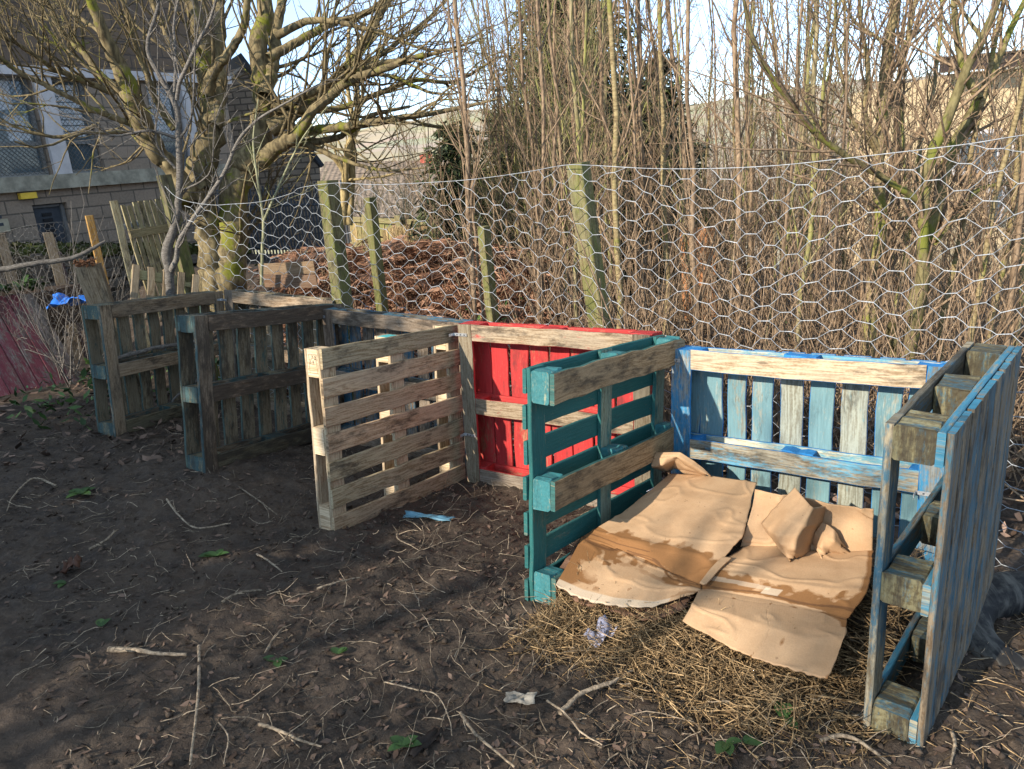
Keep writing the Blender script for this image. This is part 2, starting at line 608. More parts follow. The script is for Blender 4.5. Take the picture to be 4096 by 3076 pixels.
# two dark dividers on the left, weathered with teal edges
TEALBLUE = (0.03, 0.075, 0.08)
for key, lab, stn in (('P1', 'weathered grey pallet divider with a stick lying on its middle rail, farthest left', 0.45),
                      ('P2', 'blackened grey pallet divider with teal edges beside the tan slatted one', 0.66)):
    st = dict(upright=wd(TEALBLUE, (0.31, 0.235, 0.155) if key == 'P1' else (0.28, 0.215, 0.15), stn, [0.05, 0.5, 0.6, 0.6, 0.4]),
              rail=[wd(TEALBLUE, (0.22, 0.16, 0.11) if key == 'P2' else (0.29, 0.215, 0.14), stn + (0.25 if key == 'P2' else 0), [0.03, 0.6, 0.4, 0.3, 0.4])] * 2
              + [wd(TEALBLUE, (0.16, 0.14, 0.09), stn + 0.1, [0.03, 0.3, 0.4, 0.3, 0.4])],
              block=wd(TEALBLUE, (0.24, 0.21, 0.13), stn, [0.5, 0.45, 0.5, 0.6, 0.62]),
              stringer=wd(TEALBLUE, (0.25, 0.2, 0.14), stn, [0.4, 0.75, 0.5, 0.5, 0.7]),
              slat=wd((0.05, 0.09, 0.08), (0.235, 0.195, 0.13), stn - 0.1, [0.28, 0.75, 0.6, 0.75, 0.6]))
    L = POSE[key][3]
    st['slats'] = even_slats(L, 9, 0.104)
    perimeter_pallet(key, lab, st)

DBLUE = (0.02, 0.11, 0.20)
st = dict(upright=wd(TEALBLUE, (0.22, 0.175, 0.13), 0.5, [0.05, 0.4, 0.6, 0.4, 0.4]),
          rail=[wd(TEALBLUE, (0.31, 0.235, 0.16), 0.5, [0.02, 0.1, 0.4, 0.3, 0.4])] * 3,
          block=wd(TEALBLUE, (0.22, 0.18, 0.12), 0.5, [0.2, 0.2, 0.5, 0.5, 0.5]),
          stringer=wd(TEALBLUE, (0.25, 0.21, 0.14), 0.4, [0.1, 0.2, 0.5, 0.5, 0.5]),
          slat=wd(TEALBLUE, (0.22, 0.18, 0.12), 0.5, [0.2, 0.5, 0.5, 0.5, 0.5]), slats=even_slats(1.233, 9, 0.104))
perimeter_pallet('B1', 'brown weathered pallet closing the back of the farthest left bay', st)
st = dict(upright=wd(DBLUE, (0.25, 0.19, 0.14), 0.5, [0.03, 0.4, 0.6, 0.4, 0.4]),
          rail=[wd(DBLUE, (0.25, 0.2, 0.15), 0.55, [0.05, 0.5, 0.4, 0.3, 0.4])] * 3,
          block=wd((0.07, 0.16, 0.2), (0.2, 0.18, 0.15), 0.5, [0.4, 0.7, 0.5, 0.5, 0.6]),
          stringer=wd(DBLUE, (0.16, 0.15, 0.12), 0.4, [0.4, 0.6, 0.5, 0.5, 0.5]),
          slat=wd((0.02, 0.12, 0.2), (0.25, 0.2, 0.15), 0.5, [0.42, 0.7, 0.6, 0.7, 0.7]), slat_raw=0.35, slats=even_slats(1.242, 10, 0.1))
perimeter_pallet('B2', 'dark pallet with blue slats at the back of the bay behind the tan divider', st)
RED = (0.43, 0.026, 0.03)
st = dict(upright=wd(RED, (0.22, 0.185, 0.13), 0.42, [0.06, 0.9, 0.7, 0.6, 0.5]),
          rail=[wd(RED, (0.36, 0.28, 0.19), 0.45, [0.22, 1.0, 0.9, 0.8, 0.8]), wd(RED, (0.36, 0.28, 0.19), 0.5, [0.14, 1.0, 0.9, 0.8, 0.8]),
                wd(RED, (0.26, 0.21, 0.16), 0.5, [0.1, 1.0, 0.9, 0.8, 0.8])],
          block=wd(RED, (0.3, 0.23, 0.15), 0.3, [0.9, 0.95, 0.9, 0.9, 0.9]),
          stringer=wd(RED, (0.34, 0.25, 0.15), 0.2, [0.75, 1.0, 0.9, 0.9, 0.95]),
          slat=wd(RED, (0.33, 0.15, 0.09), 0.36, [0.72, 1.0, 0.9, 1.0, 1.0]), slats=even_slats(1.25, 9, 0.126))
perimeter_pallet('B3', 'bright red painted pallet with bare timber rails, back of a bay', st)
BLUE = (0.004, 0.19, 0.50)
PBLUE = (0.08, 0.27, 0.36)
st = dict(upright=dict(wd(BLUE, (0.26, 0.27, 0.25), 0.4, [0.55, 0.8, 0.8, 0.9, 0.9]), faces_pcol=[(0.02, 0.17, 0.32), BLUE, BLUE, BLUE, BLUE]),
          rail=[dict(wd(BLUE, (0.44, 0.355, 0.245), 0.26, [0.06, 1.0, 0.8, 0.8, 0.8])),
                dict(wd(BLUE, (0.40, 0.36, 0.27), 0.4, [0.42, 1.0, 0.8, 0.8, 0.8]), faces_pcol=[(0.09, 0.29, 0.42), BLUE, BLUE, BLUE, BLUE]),
                dict(wd(BLUE, (0.44, 0.4, 0.3), 0.4, [0.3, 1.0, 0.8, 0.8, 0.8]))],
          block=wd(BLUE, (0.3, 0.32, 0.3), 0.2, [0.8, 1.0, 0.9, 0.9, 0.9]),
          stringer=dict(wd(BLUE, (0.46, 0.46, 0.36), 0.15, [0.55, 1.0, 0.9, 0.9, 0.95]), faces_pcol=[PBLUE, BLUE, BLUE, BLUE, BLUE]),
          slat=dict(wd(BLUE, (0.30, 0.32, 0.27), 0.22, [0.66, 1.0, 0.9, 1.0, 1.0]), faces_pcol=[(0.12, 0.235, 0.265), BLUE, BLUE, BLUE, BLUE]),
          slat_raw=0.3, slats=[(0.092, 0.004), (0.118, 0.028), (0.092, 0.03), (0.098, 0.034), (0.104, 0.032), (0.106, 0.036), (0.112, 0.032), (0.1, 0.022), (0.095, 0.02), (0.078, 0.0)])
perimeter_pallet('B4', 'bright blue painted pallet behind the cardboard with a pale bare top rail', st)
st = dict(upright=dict(wd((0.04, 0.13, 0.19), (0.30, 0.26, 0.18), 0.42, [0.5, 0.5, 0.5, 0.55, 0.35])),
          rail=[wd((0.04, 0.10, 0.14), (0.15, 0.135, 0.10), 0.6, [0.3, 0.38, 0.4, 0.42, 0.4])] + [wd((0.025, 0.14, 0.21), (0.2, 0.18, 0.14), 0.45, [0.42, 0.6, 0.5, 0.5, 0.5])] * 2,
          block=dict(wd((0.05, 0.14, 0.19), (0.24, 0.215, 0.12), 0.72, [0.4, 0.42, 0.45, 0.45, 0.30])),
          stringer=wd((0.03, 0.19, 0.30), (0.3, 0.28, 0.2), 0.36, [0.5, 0.7, 0.7, 0.7, 0.5]),
          slat=dict(wd((0.04, 0.11, 0.17), (0.25, 0.195, 0.13), 0.5, [0.45, 0.5, 0.46, 0.46, 0.7]), faces_pcol=[(0.03, 0.14, 0.20)] * 2 + [(0.04, 0.11, 0.155), (0.035, 0.14, 0.20), (0.03, 0.20, 0.31)]),
          slats=even_slats(1.02, 9, 0.1))
perimeter_pallet('P5', 'blue and grey mossy pallet nearest the camera on the right, seen end on', st, True)


def tan_pallet():
    """Deck of seven level slats at y = 0 on three upright stringers, blocks, three upright base boards."""
    m, L, H, T = pallet_matrix('P3')
    root = thing('wooden_pallet', None, 'tan unpainted pallet with seven level slats and a burnt stamp', 'pallet', None, m)
    b = MB()
    w = 0.104
    for i in range(7):
        z0 = i * (H - w) / 6
        b.plank((-0.004 + rng.uniform(-0.006, 0.004), 0, z0 + rng.uniform(-0.003, 0.003)), EX, EZ, EY, L, w, 0.018, n=10, jit=0.002,
                wcol=(0.42 + rng.uniform(-0.03, 0.05), 0.325, 0.20), stain=0.40, paint=0, faces_paint=None)
    b.build('deck_slats', WOOD, root)
    for x0 in (0.0, L / 2 - 0.05, L - 0.1):
        b = MB()
        b.plank((x0, 0.0195, 0.0), EZ, EX, EY, H - 0.004, 0.1, 0.02, n=9, wcol=(0.46, 0.36, 0.23), stain=0.12)
        b.build('stringer_board', WOOD, root)
        b = MB()
        b.plank((x0 + 0.001, T - 0.019, 0.001), EZ, EX, EY, H - 0.004, 0.098, 0.019, n=9, wcol=(0.46, 0.36, 0.24), stain=0.15)
        b.build('base_upright', WOOD, root)
        for z0 in (0.004, H / 2 - 0.065, H - 0.149):
            b = MB()
            b.plank((x0 + 0.002, 0.040, z0), EX, EZ, EY, 0.096, 0.145, T - 0.06, n=4, wcol=(0.62, 0.48, 0.31), stain=0.02, ch=0.003,
                    pcol=(0.05, 0.42, 0.42), faces_paint=[0, 0.75 if (x0 > 0.2 and x0 < 0.8 and z0 > 0.7) else 0, 0, 0, 0])
            k = b.build('block', WOOD, root)
            if x0 == 0.0 and z0 > 0.7:
                first = k
    # the burnt stamp on the top front block, its lettering running up the block
    ink = NT('scorched_stamp_ink').finish((0.045, 0.028, 0.018), 0.9)

    def stamp_text(body, size, y, z):
        c = bpy.data.curves.new('stamp_lettering', 'FONT')
        c.body = body
        c.size = size
        c.extrude = 0.0003
        o = bpy.data.objects.new('stamp_lettering', c)
        COL.objects.link(o)
        dg = bpy.context.evaluated_depsgraph_get()
        me = bpy.data.meshes.new_from_object(o.evaluated_get(dg))
        bpy.data.objects.remove(o)
        me.transform(Matrix(((0, 0, -1, 0.0005), (0, -1, 0, y), (-1, 0, 0, z), (0, 0, 0, 1))) if False else
                     Matrix(((0, 0, -1, 0.0008), (0, 1, 0, y), (-1, 0, 0, z), (0, 0, 0, 1))))
        return me
    V, Fc = [], []
    for body, size, y, z in (('GB -', 0.017, 0.052, H - 0.034), ('FC  061', 0.015, 0.070, H - 0.034), ('HT', 0.016, 0.089, H - 0.060)):
        me = stamp_text(body, size, y, z)
        n0 = len(V)
        V += [tuple(v.co) for v in me.vertices]
        Fc += [tuple(i + n0 for i in p.vertices) for p in me.polygons]
    for (y0, y1, z0, z1) in ((0.047, 0.0485, H - 0.125, H - 0.028), (0.105, 0.1065, H - 0.125, H - 0.028), (0.047, 0.1065, H - 0.029, H - 0.0275),
                             (0.047, 0.1065, H - 0.1265, H - 0.125), (0.086, 0.1065, H - 0.055, H - 0.0535), (0.086, 0.087, H - 0.055, H - 0.028)):
        n0 = len(V)
        V += [(0.0008, y0, z0), (0.0008, y1, z0), (0.0008, y1, z1), (0.0008, y0, z1)]
        Fc.append((n0, n0 + 3, n0 + 2, n0 + 1))
    me = bpy.data.meshes.new('burnt_stamp')
    me.from_pydata(V, [], Fc)
    me.materials.append(ink)
    o = bpy.data.objects.new('burnt_stamp', me)
    COL.objects.link(o)
    o.parent = first
    return root


tan_pallet()


def teal_pallet():
    """Three level runners at y = 0 on blocks, three upright stringers, seven level slats at the far side."""
    m, L, H, T = pallet_matrix('P4')
    root = thing('wooden_pallet', None, 'teal green painted pallet divider with bare timber runners beside the cardboard', 'pallet', None, m)
    TEAL = (0.012, 0.105, 0.102)
    for z0, fp in ((H - 0.135, 0.1), (H * 0.56 - 0.135, 0.12), (0.01, 0.5)):
        b = MB()
        b.plank((0.004, 0, z0), EX, EZ, EY, L - 0.005, 0.125, 0.022, n=12, jit=0.002, pcol=TEAL, wcol=(0.42, 0.29, 0.16), stain=0.42,
                faces_paint=[fp, 0.95, 0.9, 0.7, 0.7])
        b.build('runner', WOOD, root)
        for x0 in (0.0, L / 2 - 0.05, L - 0.1):
            b = MB()
            b.plank((x0, 0.023, z0 - 0.003), EX, EZ, EY, 0.1, 0.13, T - 0.063, n=5, jit=0.003, ch=0.007, rough=0.0015, chip=True, pcol=(0.02, 0.15, 0.17),
                    wcol=(0.3, 0.3, 0.2), stain=0.25, faces_paint=[0.7, 0.82, 0.8, 0.8, 0.74])
            b.build('block', WOOD, root)
    for x0 in (-0.004, L / 2 - 0.05, L - 0.1):
        b = MB()
        b.plank((x0, T - 0.0395, -0.01), EZ, EX, EY, H + 0.012, 0.098, 0.02, n=10, jit=0.002, pcol=TEAL, wcol=(0.2, 0.24, 0.18), stain=0.25,
                faces_paint=[0.78 if x0 < 0.2 else 0.42, 0.9, 0.9, 0.9, 0.9])
        b.build('stringer_board', WOOD, root)
    b = MB()
    w = 0.1
    for i in range(7):
        b.plank((-0.008 + rng.uniform(-0.006, 0.004), T - 0.0185, i * (H - w) / 6), EX, EZ, EY, L, w, 0.018, n=10, pcol=TEAL, wcol=(0.2, 0.2, 0.14),
                stain=0.25, paint=0.84)
    b.build('deck_slats', WOOD, root)


teal_pallet()
#@@PART2
# ------------------------------------------------------------------ more materials
def simple(name, col, rough=0.85, var=0.35, scale=8.0, bump=0.4, spec=0.3, metal=0.0, dist=0.01):
    t = NT(name)
    n = t.noise(t.coord('Object'), scale, 5.0, 0.65)
    c = t.mix(t.step(n, 0.3, 0.7), tuple(k * (1 - var) for k in col), tuple(min(1, k * (1 + var)) for k in col))
    return t.finish(c, rough, n, bump, dist, spec, metal)


def bark(name, dark, light, moss=None, moss_amt=0.5, scale=30.0, stretch=0.25, rings=False):
    t = NT(name)
    co = t.coord('Object')
    st = t.scale(co, (1.0, 1.0, stretch if not rings else 3.0))
    n = t.noise(st, scale, 5.0, 0.65)
    big = t.noise(co, 3.0, 3.0, 0.5)
    tone = t.attr('tone')
    c = t.mix(t.step(n, 0.32, 0.68), dark, light)
    tv = t.math('MULTIPLY_ADD', tone, 0.7, 0.65)
    c = t.mix(1.0, c, t.n('CombineColor', i0=tv, i1=tv, i2=tv), 'MULTIPLY')
    if moss:
        mn = t.math('ADD', t.math('MULTIPLY', big, 0.75), t.math('MULTIPLY', t.noise(co, 26.0, 4.0, 0.6), 0.35))
        c = t.mix(t.step(mn, 0.62 - 0.2 * moss_amt, 0.74 - 0.2 * moss_amt), c, moss)
    return t.finish(c, 0.88, n, 0.7, 0.01, 0.2)


def leafmat(name, cols, rough=0.6, trans=0.0):
    t = NT(name)
    tone = t.attr('tone')
    nd = t.n('ValToRGB', out=None, i0=tone)
    r = nd.color_ramp
    while len(r.elements) < len(cols):
        r.elements.new(0.5)
    for i, c in enumerate(cols):
        r.elements[i].position = i / max(1, len(cols) - 1)
        r.elements[i].color = (*c, 1)
    n = t.noise(t.coord('Object'), 40.0, 3.0, 0.6)
    v = t.math('MULTIPLY_ADD', n, 0.7, 0.65)
    c = t.mix(1.0, nd.outputs[0], t.n('CombineColor', i0=v, i1=v, i2=v), 'MULTIPLY')
    return t.finish(c, rough, None, spec=0.25)


GALV = simple('galvanised_wire', (0.33, 0.35, 0.37), 0.5, 0.3, 20, 0.1, 0.4, 0.35)
OLDWIRE = simple('dull_old_wire', (0.17, 0.165, 0.155), 0.6, 0.2, 20, 0.1, 0.4, 0.4)
STEEL = simple('zinc_plated_bracket', (0.6, 0.62, 0.64), 0.35, 0.1, 60, 0.1, 0.5, 0.8)
SYC = bark('mossy_sycamore_bark', (0.075, 0.058, 0.032), (0.24, 0.19, 0.10), (0.16, 0.165, 0.022), 0.18, 22.0, 0.3)
SYCT = bark('sycamore_twig_bark', (0.07, 0.055, 0.03), (0.22, 0.17, 0.09), (0.16, 0.16, 0.03), 0.05, 22.0, 0.3)
GREYB = bark('smooth_grey_bark', (0.085, 0.075, 0.065), (0.22, 0.20, 0.175), None, 0, 40.0, 0.6, True)
BROWN = bark('reddish_brown_twig_bark', (0.13, 0.088, 0.056), (0.33, 0.235, 0.150), None, 0, 40.0, 0.5)
CHERRY = bark('banded_cherry_bark', (0.15, 0.11, 0.055), (0.34, 0.27, 0.14), (0.2, 0.2, 0.05), 0.15, 22.0, 1.0, True)
MOSSY = bark('green_mossy_bark', (0.08, 0.065, 0.03), (0.2, 0.17, 0.08), (0.15, 0.16, 0.03), 0.42, 25.0, 0.4)
LICHEN = bark('yellow_lichen_bark', (0.15, 0.125, 0.07), (0.34, 0.285, 0.165), (0.27, 0.26, 0.09), 0.5, 25.0, 0.4)
STICK = bark('dry_stick_bark', (0.11, 0.085, 0.06), (0.34, 0.27, 0.19), None, 0, 60.0, 0.6)
STRAWM = bark('dry_straw', (0.11, 0.068, 0.034), (0.42, 0.29, 0.15), None, 0, 50.0, 0.6)
DEADBR = leafmat('dead_bracken_fronds', [(0.09, 0.043, 0.026), (0.20, 0.10, 0.058), (0.31, 0.17, 0.105), (0.42, 0.25, 0.16)])
LITTER = leafmat('fallen_leaf_brown', [(0.022, 0.015, 0.011), (0.075, 0.05, 0.036), (0.16, 0.105, 0.075), (0.30, 0.20, 0.145)])
GREENL = leafmat('green_leaves', [(0.018, 0.04, 0.012), (0.05, 0.10, 0.025), (0.12, 0.19, 0.05)], 0.45)
NEEDLE = leafmat('dark_conifer_needles', [(0.012, 0.022, 0.010), (0.035, 0.055, 0.02), (0.085, 0.11, 0.04)], 0.6)
LEAFD = leafmat('evergreen_leaves', [(0.015, 0.03, 0.012), (0.03, 0.06, 0.02), (0.06, 0.1, 0.03)], 0.5)


# ------------------------------------------------------------------ branching
def smooth_line(pts, n):
    pts = np.asarray(pts, float)
    k = len(pts)
    d = np.concatenate([[0], np.cumsum(np.linalg.norm(np.diff(pts, axis=0), axis=1))])
    t = np.linspace(0, d[-1], n)
    out = np.empty((n, pts.shape[1]))
    P = np.vstack([2 * pts[0] - pts[1], pts, 2 * pts[-1] - pts[-2]])
    seg = np.clip(np.searchsorted(d, t, side='right') - 1, 0, k - 2)
    u = ((t - d[seg]) / np.maximum(d[seg + 1] - d[seg], 1e-9))[:, None]
    p0, p1, p2, p3 = P[seg], P[seg + 1], P[seg + 2], P[seg + 3]
    out = 0.5 * (2 * p1 + (p2 - p0) * u + (2 * p0 - 5 * p1 + 4 * p2 - p3) * u ** 2 + (3 * p1 - p0 - 3 * p2 + p3) * u ** 3)
    return out


def side_dir(d, ang, r):
    d = unit(d)
    ref = np.array([0, 0, 1.0]) if abs(d[2]) < 0.9 else np.array([1.0, 0, 0])
    a = unit(np.cross(d, ref))
    b = np.cross(d, a)
    ph = r.uniform(0, 2 * math.pi)
    return d * math.cos(ang) + (a * math.cos(ph) + b * math.sin(ph)) * math.sin(ang)


def grow(T, p, d, L, r, lev, r_, up=0.06, wob=0.12, dens=7.0, ang=(0.5, 1.0), shrink=(0.3, 0.6), rmin=0.0022, tone=0.5, seg=0.12):
    n = int(min(9, max(4, L / seg)))
    pts = [np.array(p, float)]
    d = unit(d)
    for i in range(n - 1):
        d = unit(d + r_.normal(0, wob, 3) + np.array([0, 0, up]))
        pts.append(pts[-1] + d * (L / (n - 1)))
    pts = np.array(pts)
    rad = np.maximum(rmin, np.linspace(r, max(rmin, r * 0.35), n))
    T.add(pts, rad, 3 if r < 0.007 else 5, tone + r_.uniform(-0.25, 0.25))
    if lev > 0:
        k = r_.poisson(dens * L) if L < 3 else int(dens * L)
        for _ in range(k):
            t = r_.uniform(0.18, 0.98)
            i = min(n - 2, int(t * (n - 1)))
            q = pts[i] + (pts[i + 1] - pts[i]) * (t * (n - 1) - i)
            dd = side_dir(pts[i + 1] - pts[i], r_.uniform(*ang), r_)
            grow(T, q, dd, L * r_.uniform(*shrink) * (1.15 - 0.6 * t), max(rmin, rad[i] * 0.55), lev - 1, r_, up, wob, dens * 1.35, ang, shrink, rmin, tone, seg)


def along(T, pts, rad, n, r_, L=(0.4, 1.2), lev=1, t0=0.1, ang=(0.5, 1.1), bias=None, rfac=0.4, **kw):
    """Side branches along a limb."""
    k = len(pts)
    for _ in range(n):
        t = r_.uniform(t0, 0.99)
        i = min(k - 2, int(t * (k - 1)))
        q = pts[i] + (pts[i + 1] - pts[i]) * (t * (k - 1) - i)
        dd = side_dir(pts[i + 1] - pts[i], r_.uniform(*ang), r_)
        if bias is not None:
            dd = unit(dd + np.asarray(bias))
        l = r_.uniform(*L) * (1.1 - 0.5 * t)
        grow(T, q, dd, l, min(rad[i] * rfac, 0.012 * l + 0.004), lev, r_, **kw)


def px_limb(pxs, Y, dY=0.0, n=None, crop=None, wiggle=0.0, r_=None):
    """A limb from photo points (x, y, width in px): centre line and radii, at depth Y running to Y + dY."""
    s, ox, oy = crop or (1.0, 0.0, 0.0)
    q = [(ox + p[0] * s, oy + p[1] * s, p[2] * s) for p in pxs]
    m = len(q)
    P = np.array([at(a, b, Y + dY * i / max(1, m - 1)) for i, (a, b, c) in enumerate(q)])
    R = np.array([c * (Y + dY * i / max(1, m - 1)) / F / 2 for i, (a, b, c) in enumerate(q)])
    n = n or max(6, m * 4)
    PR = smooth_line(np.hstack([P, R[:, None]]), n)
    pts, rad = PR[:, :3], np.maximum(PR[:, 3], 0.002)
    if wiggle and r_ is not None:
        pts = pts + r_.normal(0, 1, pts.shape) * (rad[:, None] * wiggle)
    return pts, rad


# ------------------------------------------------------------------ wire mesh on posts
def hex_mesh(name, stations, ps, ph, tw, r, label, mat, seed, jit=0.012, wave=0.03, bottom=None, top_wire=True, wrinkle=0.0):
    """Hexagonal wire netting hung on stations (x, y, z of its top edge); it reaches down to the ground."""
    r_ = np.random.default_rng(seed)
    S = smooth_line(stations, 240)
    d = np.concatenate([[0], np.cumsum(np.linalg.norm(np.diff(S[:, :2], axis=0), axis=1))])
    tot = d[-1]
    nrm = np.gradient(S[:, :2], axis=0)
    nrm = np.stack([nrm[:, 1], -nrm[:, 0]], 1)
    nrm /= np.linalg.norm(nrm, axis=1, keepdims=True)

    def P(s, h):
        ds = (vnoise(np.array([s * 2.3]), np.array([h * 2.9]), seed)[0] - 0.5) * jit * 6
        dh = (vnoise(np.array([s * 2.7]), np.array([h * 2.1]), seed + 3)[0] - 0.5) * jit * 6
        o = (vnoise(np.array([s * 1.1]), np.array([h * 1.3]), seed + 5)[0] - 0.5) * 2 * wave + (vnoise(np.array([s * 6]), np.array([h * 6]), seed + 8)[0] - 0.5) * 2 * wrinkle
        k = min(1.0, h / 0.1)
        s2 = min(max(s + ds * k, 0), tot)
        x, y, z = (np.interp(s2, d, S[:, j]) for j in range(3))
        nx_, ny_ = np.interp(s2, d, nrm[:, 0]), np.interp(s2, d, nrm[:, 1])
        return np.array([x + nx_ * o * k, y + ny_ * o * k, z - h - dh * k])
    T = Tubes()
    rows = 48
    cache = {}

    def node(i, j, e):
        key = (i, j, e)
        if key not in cache:
            s = (i + 0.5 * (j % 2)) * ps + e * tw / 2
            cache[key] = P(min(max(s, 0), tot), j * ph + r_.normal(0, 0.004) * (j > 0)) + r_.normal(0, 0.003, 3)
        return cache[key]
    nc = int(tot / ps)
    for j in range(rows):
        for i in range(nc):
            a, b = node(i, j, -1), node(i, j, 1)
            if a[2] < float(gz(a[0], a[1])) - 0.03:
                continue
            if j > 0:
                m = [a + (b - a) * k / 6 for k in range(7)]
                w = r * 1.0
                off = [np.array([0, 0, w * math.cos(k * math.pi / 1.5)]) for k in range(7)]
                T.add([q + o for q, o in zip(m, off)], r, 4)
                T.add([q - o for q, o in zip(m, off)], r, 4)
            # two wires down from the twist to the row below
            if j % 2 == 0:
                lo_l, lo_r = (i - 1, j + 1), (i, j + 1)
            else:
                lo_l, lo_r = (i, j + 1), (i + 1, j + 1)
            for e, q in ((-1, lo_l), (1, lo_r)):
                if 0 <= q[0] < nc:
                    c0, c1 = node(i, j, e), node(q[0], q[1], -e)
                    mid = (c0 + c1) / 2 + r_.normal(0, 0.0025, 3)
                    T.add([c0, mid, c1], r, 4)
    if top_wire:
        top = np.array([P(s, 0) for s in np.linspace(0, tot, 160)])
        T.add(top, r * 1.35, 5)
    o = T.build(name, mat)
    return tag(o, label, 'wire mesh')


top_px = [(4700, 455), (4096, 540), (3864, 577), (3544, 615), (3359, 636), (3106, 662), (2853, 674), (2600, 674), (2358, 661), (2256, 661), (2100, 689),
          (1904, 716), (1748, 728), (1513, 739), (1349, 732), (1200, 751), (1167, 773), (1041, 807), (915, 817), (852, 820), (757, 807), (701, 785), (660, 745)]
fy_ = lambda p: np.interp(p, [660, 1340, 2310, 2850, 4096, 4700], [6.72, 5.70, 4.42, 3.86, 3.02, 2.66])
hex_mesh('chicken_wire', [at(px, py, fy_(px)) for px, py in top_px], 0.222, 0.0500, 0.056, 0.0017,
         'large galvanised chicken wire fence running behind all the pallets', GALV, 11, 0.013, 0.035, wrinkle=0.010)


def stake(label, name, top, bot, Y, w, d, wcol, stain=0.4, dY=0.0, turn=40, cat='post', group=None, pcol=(0.125, 0.135, 0.035), paint=0.48, down=0.5):
    """A square timber from photo point top to photo point bot (at depth Y), carried on into the ground."""
    a, b = at(*top, Y + dY), at(*bot, Y)
    ax = unit(a - b)
    g = float(gz(b[0], b[1]))
    if b[2] > g - 0.1:
        b = b + ax * ((g - 0.15 - b[2]) / ax[2])
    L = np.linalg.norm(a - b)
    v = np.array([math.cos(math.radians(turn)), math.sin(math.radians(turn)), 0])
    aw = unit(v - ax * np.dot(v, ax))
    at_ = np.cross(ax, aw)
    m = MB()
    m.plank(b - aw * w / 2 - at_ * d / 2, ax, aw, at_, L, w, d, wcol=wcol, stain=stain, pcol=pcol, paint=paint, n=9, jit=0.003, ch=0.006)
    o = m.build(name, WOOD)
    return tag(o, label, cat, group)


PG = (0.20, 0.175, 0.09)
stake('thick pale green square post in front of the saplings, in the middle of the fence', 'fence_post', (2311, 652), (2400, 1300), 4.55, 0.105, 0.105, PG, 0.42, turn=52)
stake('thick green square post left of the small thin post, holding the wire', 'fence_post', (1309, 722), (1370, 1210), 5.86, 0.115, 0.115, PG, 0.42, turn=50)
stake('thin green post standing beyond the wire before the brown bracken', 'fence_post', (1478, 790), (1530, 1230), 7.3, 0.09, 0.09, (0.24, 0.22, 0.10), 0.4, turn=48)
stake('thin pale stake half hidden by saplings right of the bracken', 'fence_post', (1935, 905), (1970, 1280), 6.6, 0.085, 0.085, (0.25, 0.22, 0.12), 0.35, turn=40)
stake('weathered tall post at the left end of the wire fence behind the gate', 'fence_post', (655, 700), (760, 1130), 7.3, 0.11, 0.11, (0.22, 0.19, 0.11), 0.5, turn=40)
stake('leaning orange new timber stake beside the pale gate', 'stake', (355, 862), (425, 1165), 8.2, 0.075, 0.05, (0.58, 0.34, 0.11), 0.05, turn=35, cat='stake', paint=0)
stake('thick broken-off post with crumbling rotten top behind the farthest left pallet', 'wooden_post', (352, 1062), (408, 1225), 5.9, 0.17, 0.15, (0.24, 0.185, 0.12), 0.42, turn=20, paint=0.1)

# rotten crumbs on the broken post's top
r0 = np.random.default_rng(3)
T = Tubes()
pt = at(345, 1058, 5.86)
for _ in range(90):
    q = pt + np.array([r0.uniform(-0.075, 0.075), r0.uniform(-0.05, 0.05), r0.uniform(-0.01, 0.03)])
    dv = unit(r0.normal(0, 1, 3)) * r0.uniform(0.01, 0.035)
    T.add([q, q + dv * 0.5, q + dv], [0.006, 0.007, 0.003], 4, r0.uniform(0, 1))
o = T.build('rotten_wood_crumbs', bark('rotten_red_wood', (0.10, 0.04, 0.02), (0.33, 0.15, 0.07), None, 0, 60.0))
o.parent = bpy.data.objects['wooden_post']


# ------------------------------------------------------------------ gate and slatted panel at the left
def px_frame(tl, tr, bl, Y, dYr=0.0, dYb=0.0):
    """A flat frame given by three photo corners: origin bottom left, unit axes along width and height, sizes."""
    A, B, Cc = at(*tl, Y), at(*tr, Y + dYr), at(*bl, Y + dYb)
    up = A - Cc
    ac = B - A
    H = np.linalg.norm(up)
    W = np.linalg.norm(ac)
    u, a = unit(up), unit(ac)
    a = unit(a - u * np.dot(a, u))
    return Cc, a, u, np.cross(a, u), W, H


O_, A_, U_, N_, W_, H_ = px_frame((470, 822), (668, 780), (610, 1290), 8.5, 0.5, 0.0)
gate = thing('slatted_gate', None, 'pale weathered picket gate leaning behind the grey sapling, with metal hinge', 'gate', None,
             Matrix.Translation(O_))
inv = np.array(O_)
m = MB()
np_ = 8
for i in range(np_):
    x0 = 0.03 + i * (W_ - 0.06) / np_
    m.plank(A_ * x0 - N_ * -0.0, U_, A_, N_, H_ - 0.02 + 0.05 * (i / np_) + rng.uniform(-0.02, 0.02), (W_ - 0.06) / np_ * 0.7, 0.02, wcol=(0.36, 0.32, 0.19), stain=0.42, pcol=(0.2, 0.2, 0.07), paint=0.15, n=9)
m.build('pickets', WOOD, gate)
for z in (0.18, H_ * 0.72):
    m = MB()
    m.plank(A_ * 0.02 + U_ * z + N_ * 0.021, A_, U_, N_, W_ - 0.02, 0.09, 0.03, wcol=(0.3, 0.26, 0.15), stain=0.4, n=5)
    m.build('cross_rail', WOOD, gate)
m = MB()
m.plank(A_ * -0.02 + U_ * (H_ * 0.80) - N_ * 0.008, A_ * 0.98 + U_ * 0.1, U_, N_, 0.24, 0.055, 0.006, pcol=(0.3, 0.36, 0.42), paint=1.0, n=4)
m.build('strap_hinge', WOOD, gate)
stake('tall thin pale gate post leaning left, edge of the picket gate', 'gate_post', (455, 803), (560, 1260), 8.35, 0.075, 0.075, (0.34, 0.31, 0.2), 0.35, turn=30, paint=0.2)

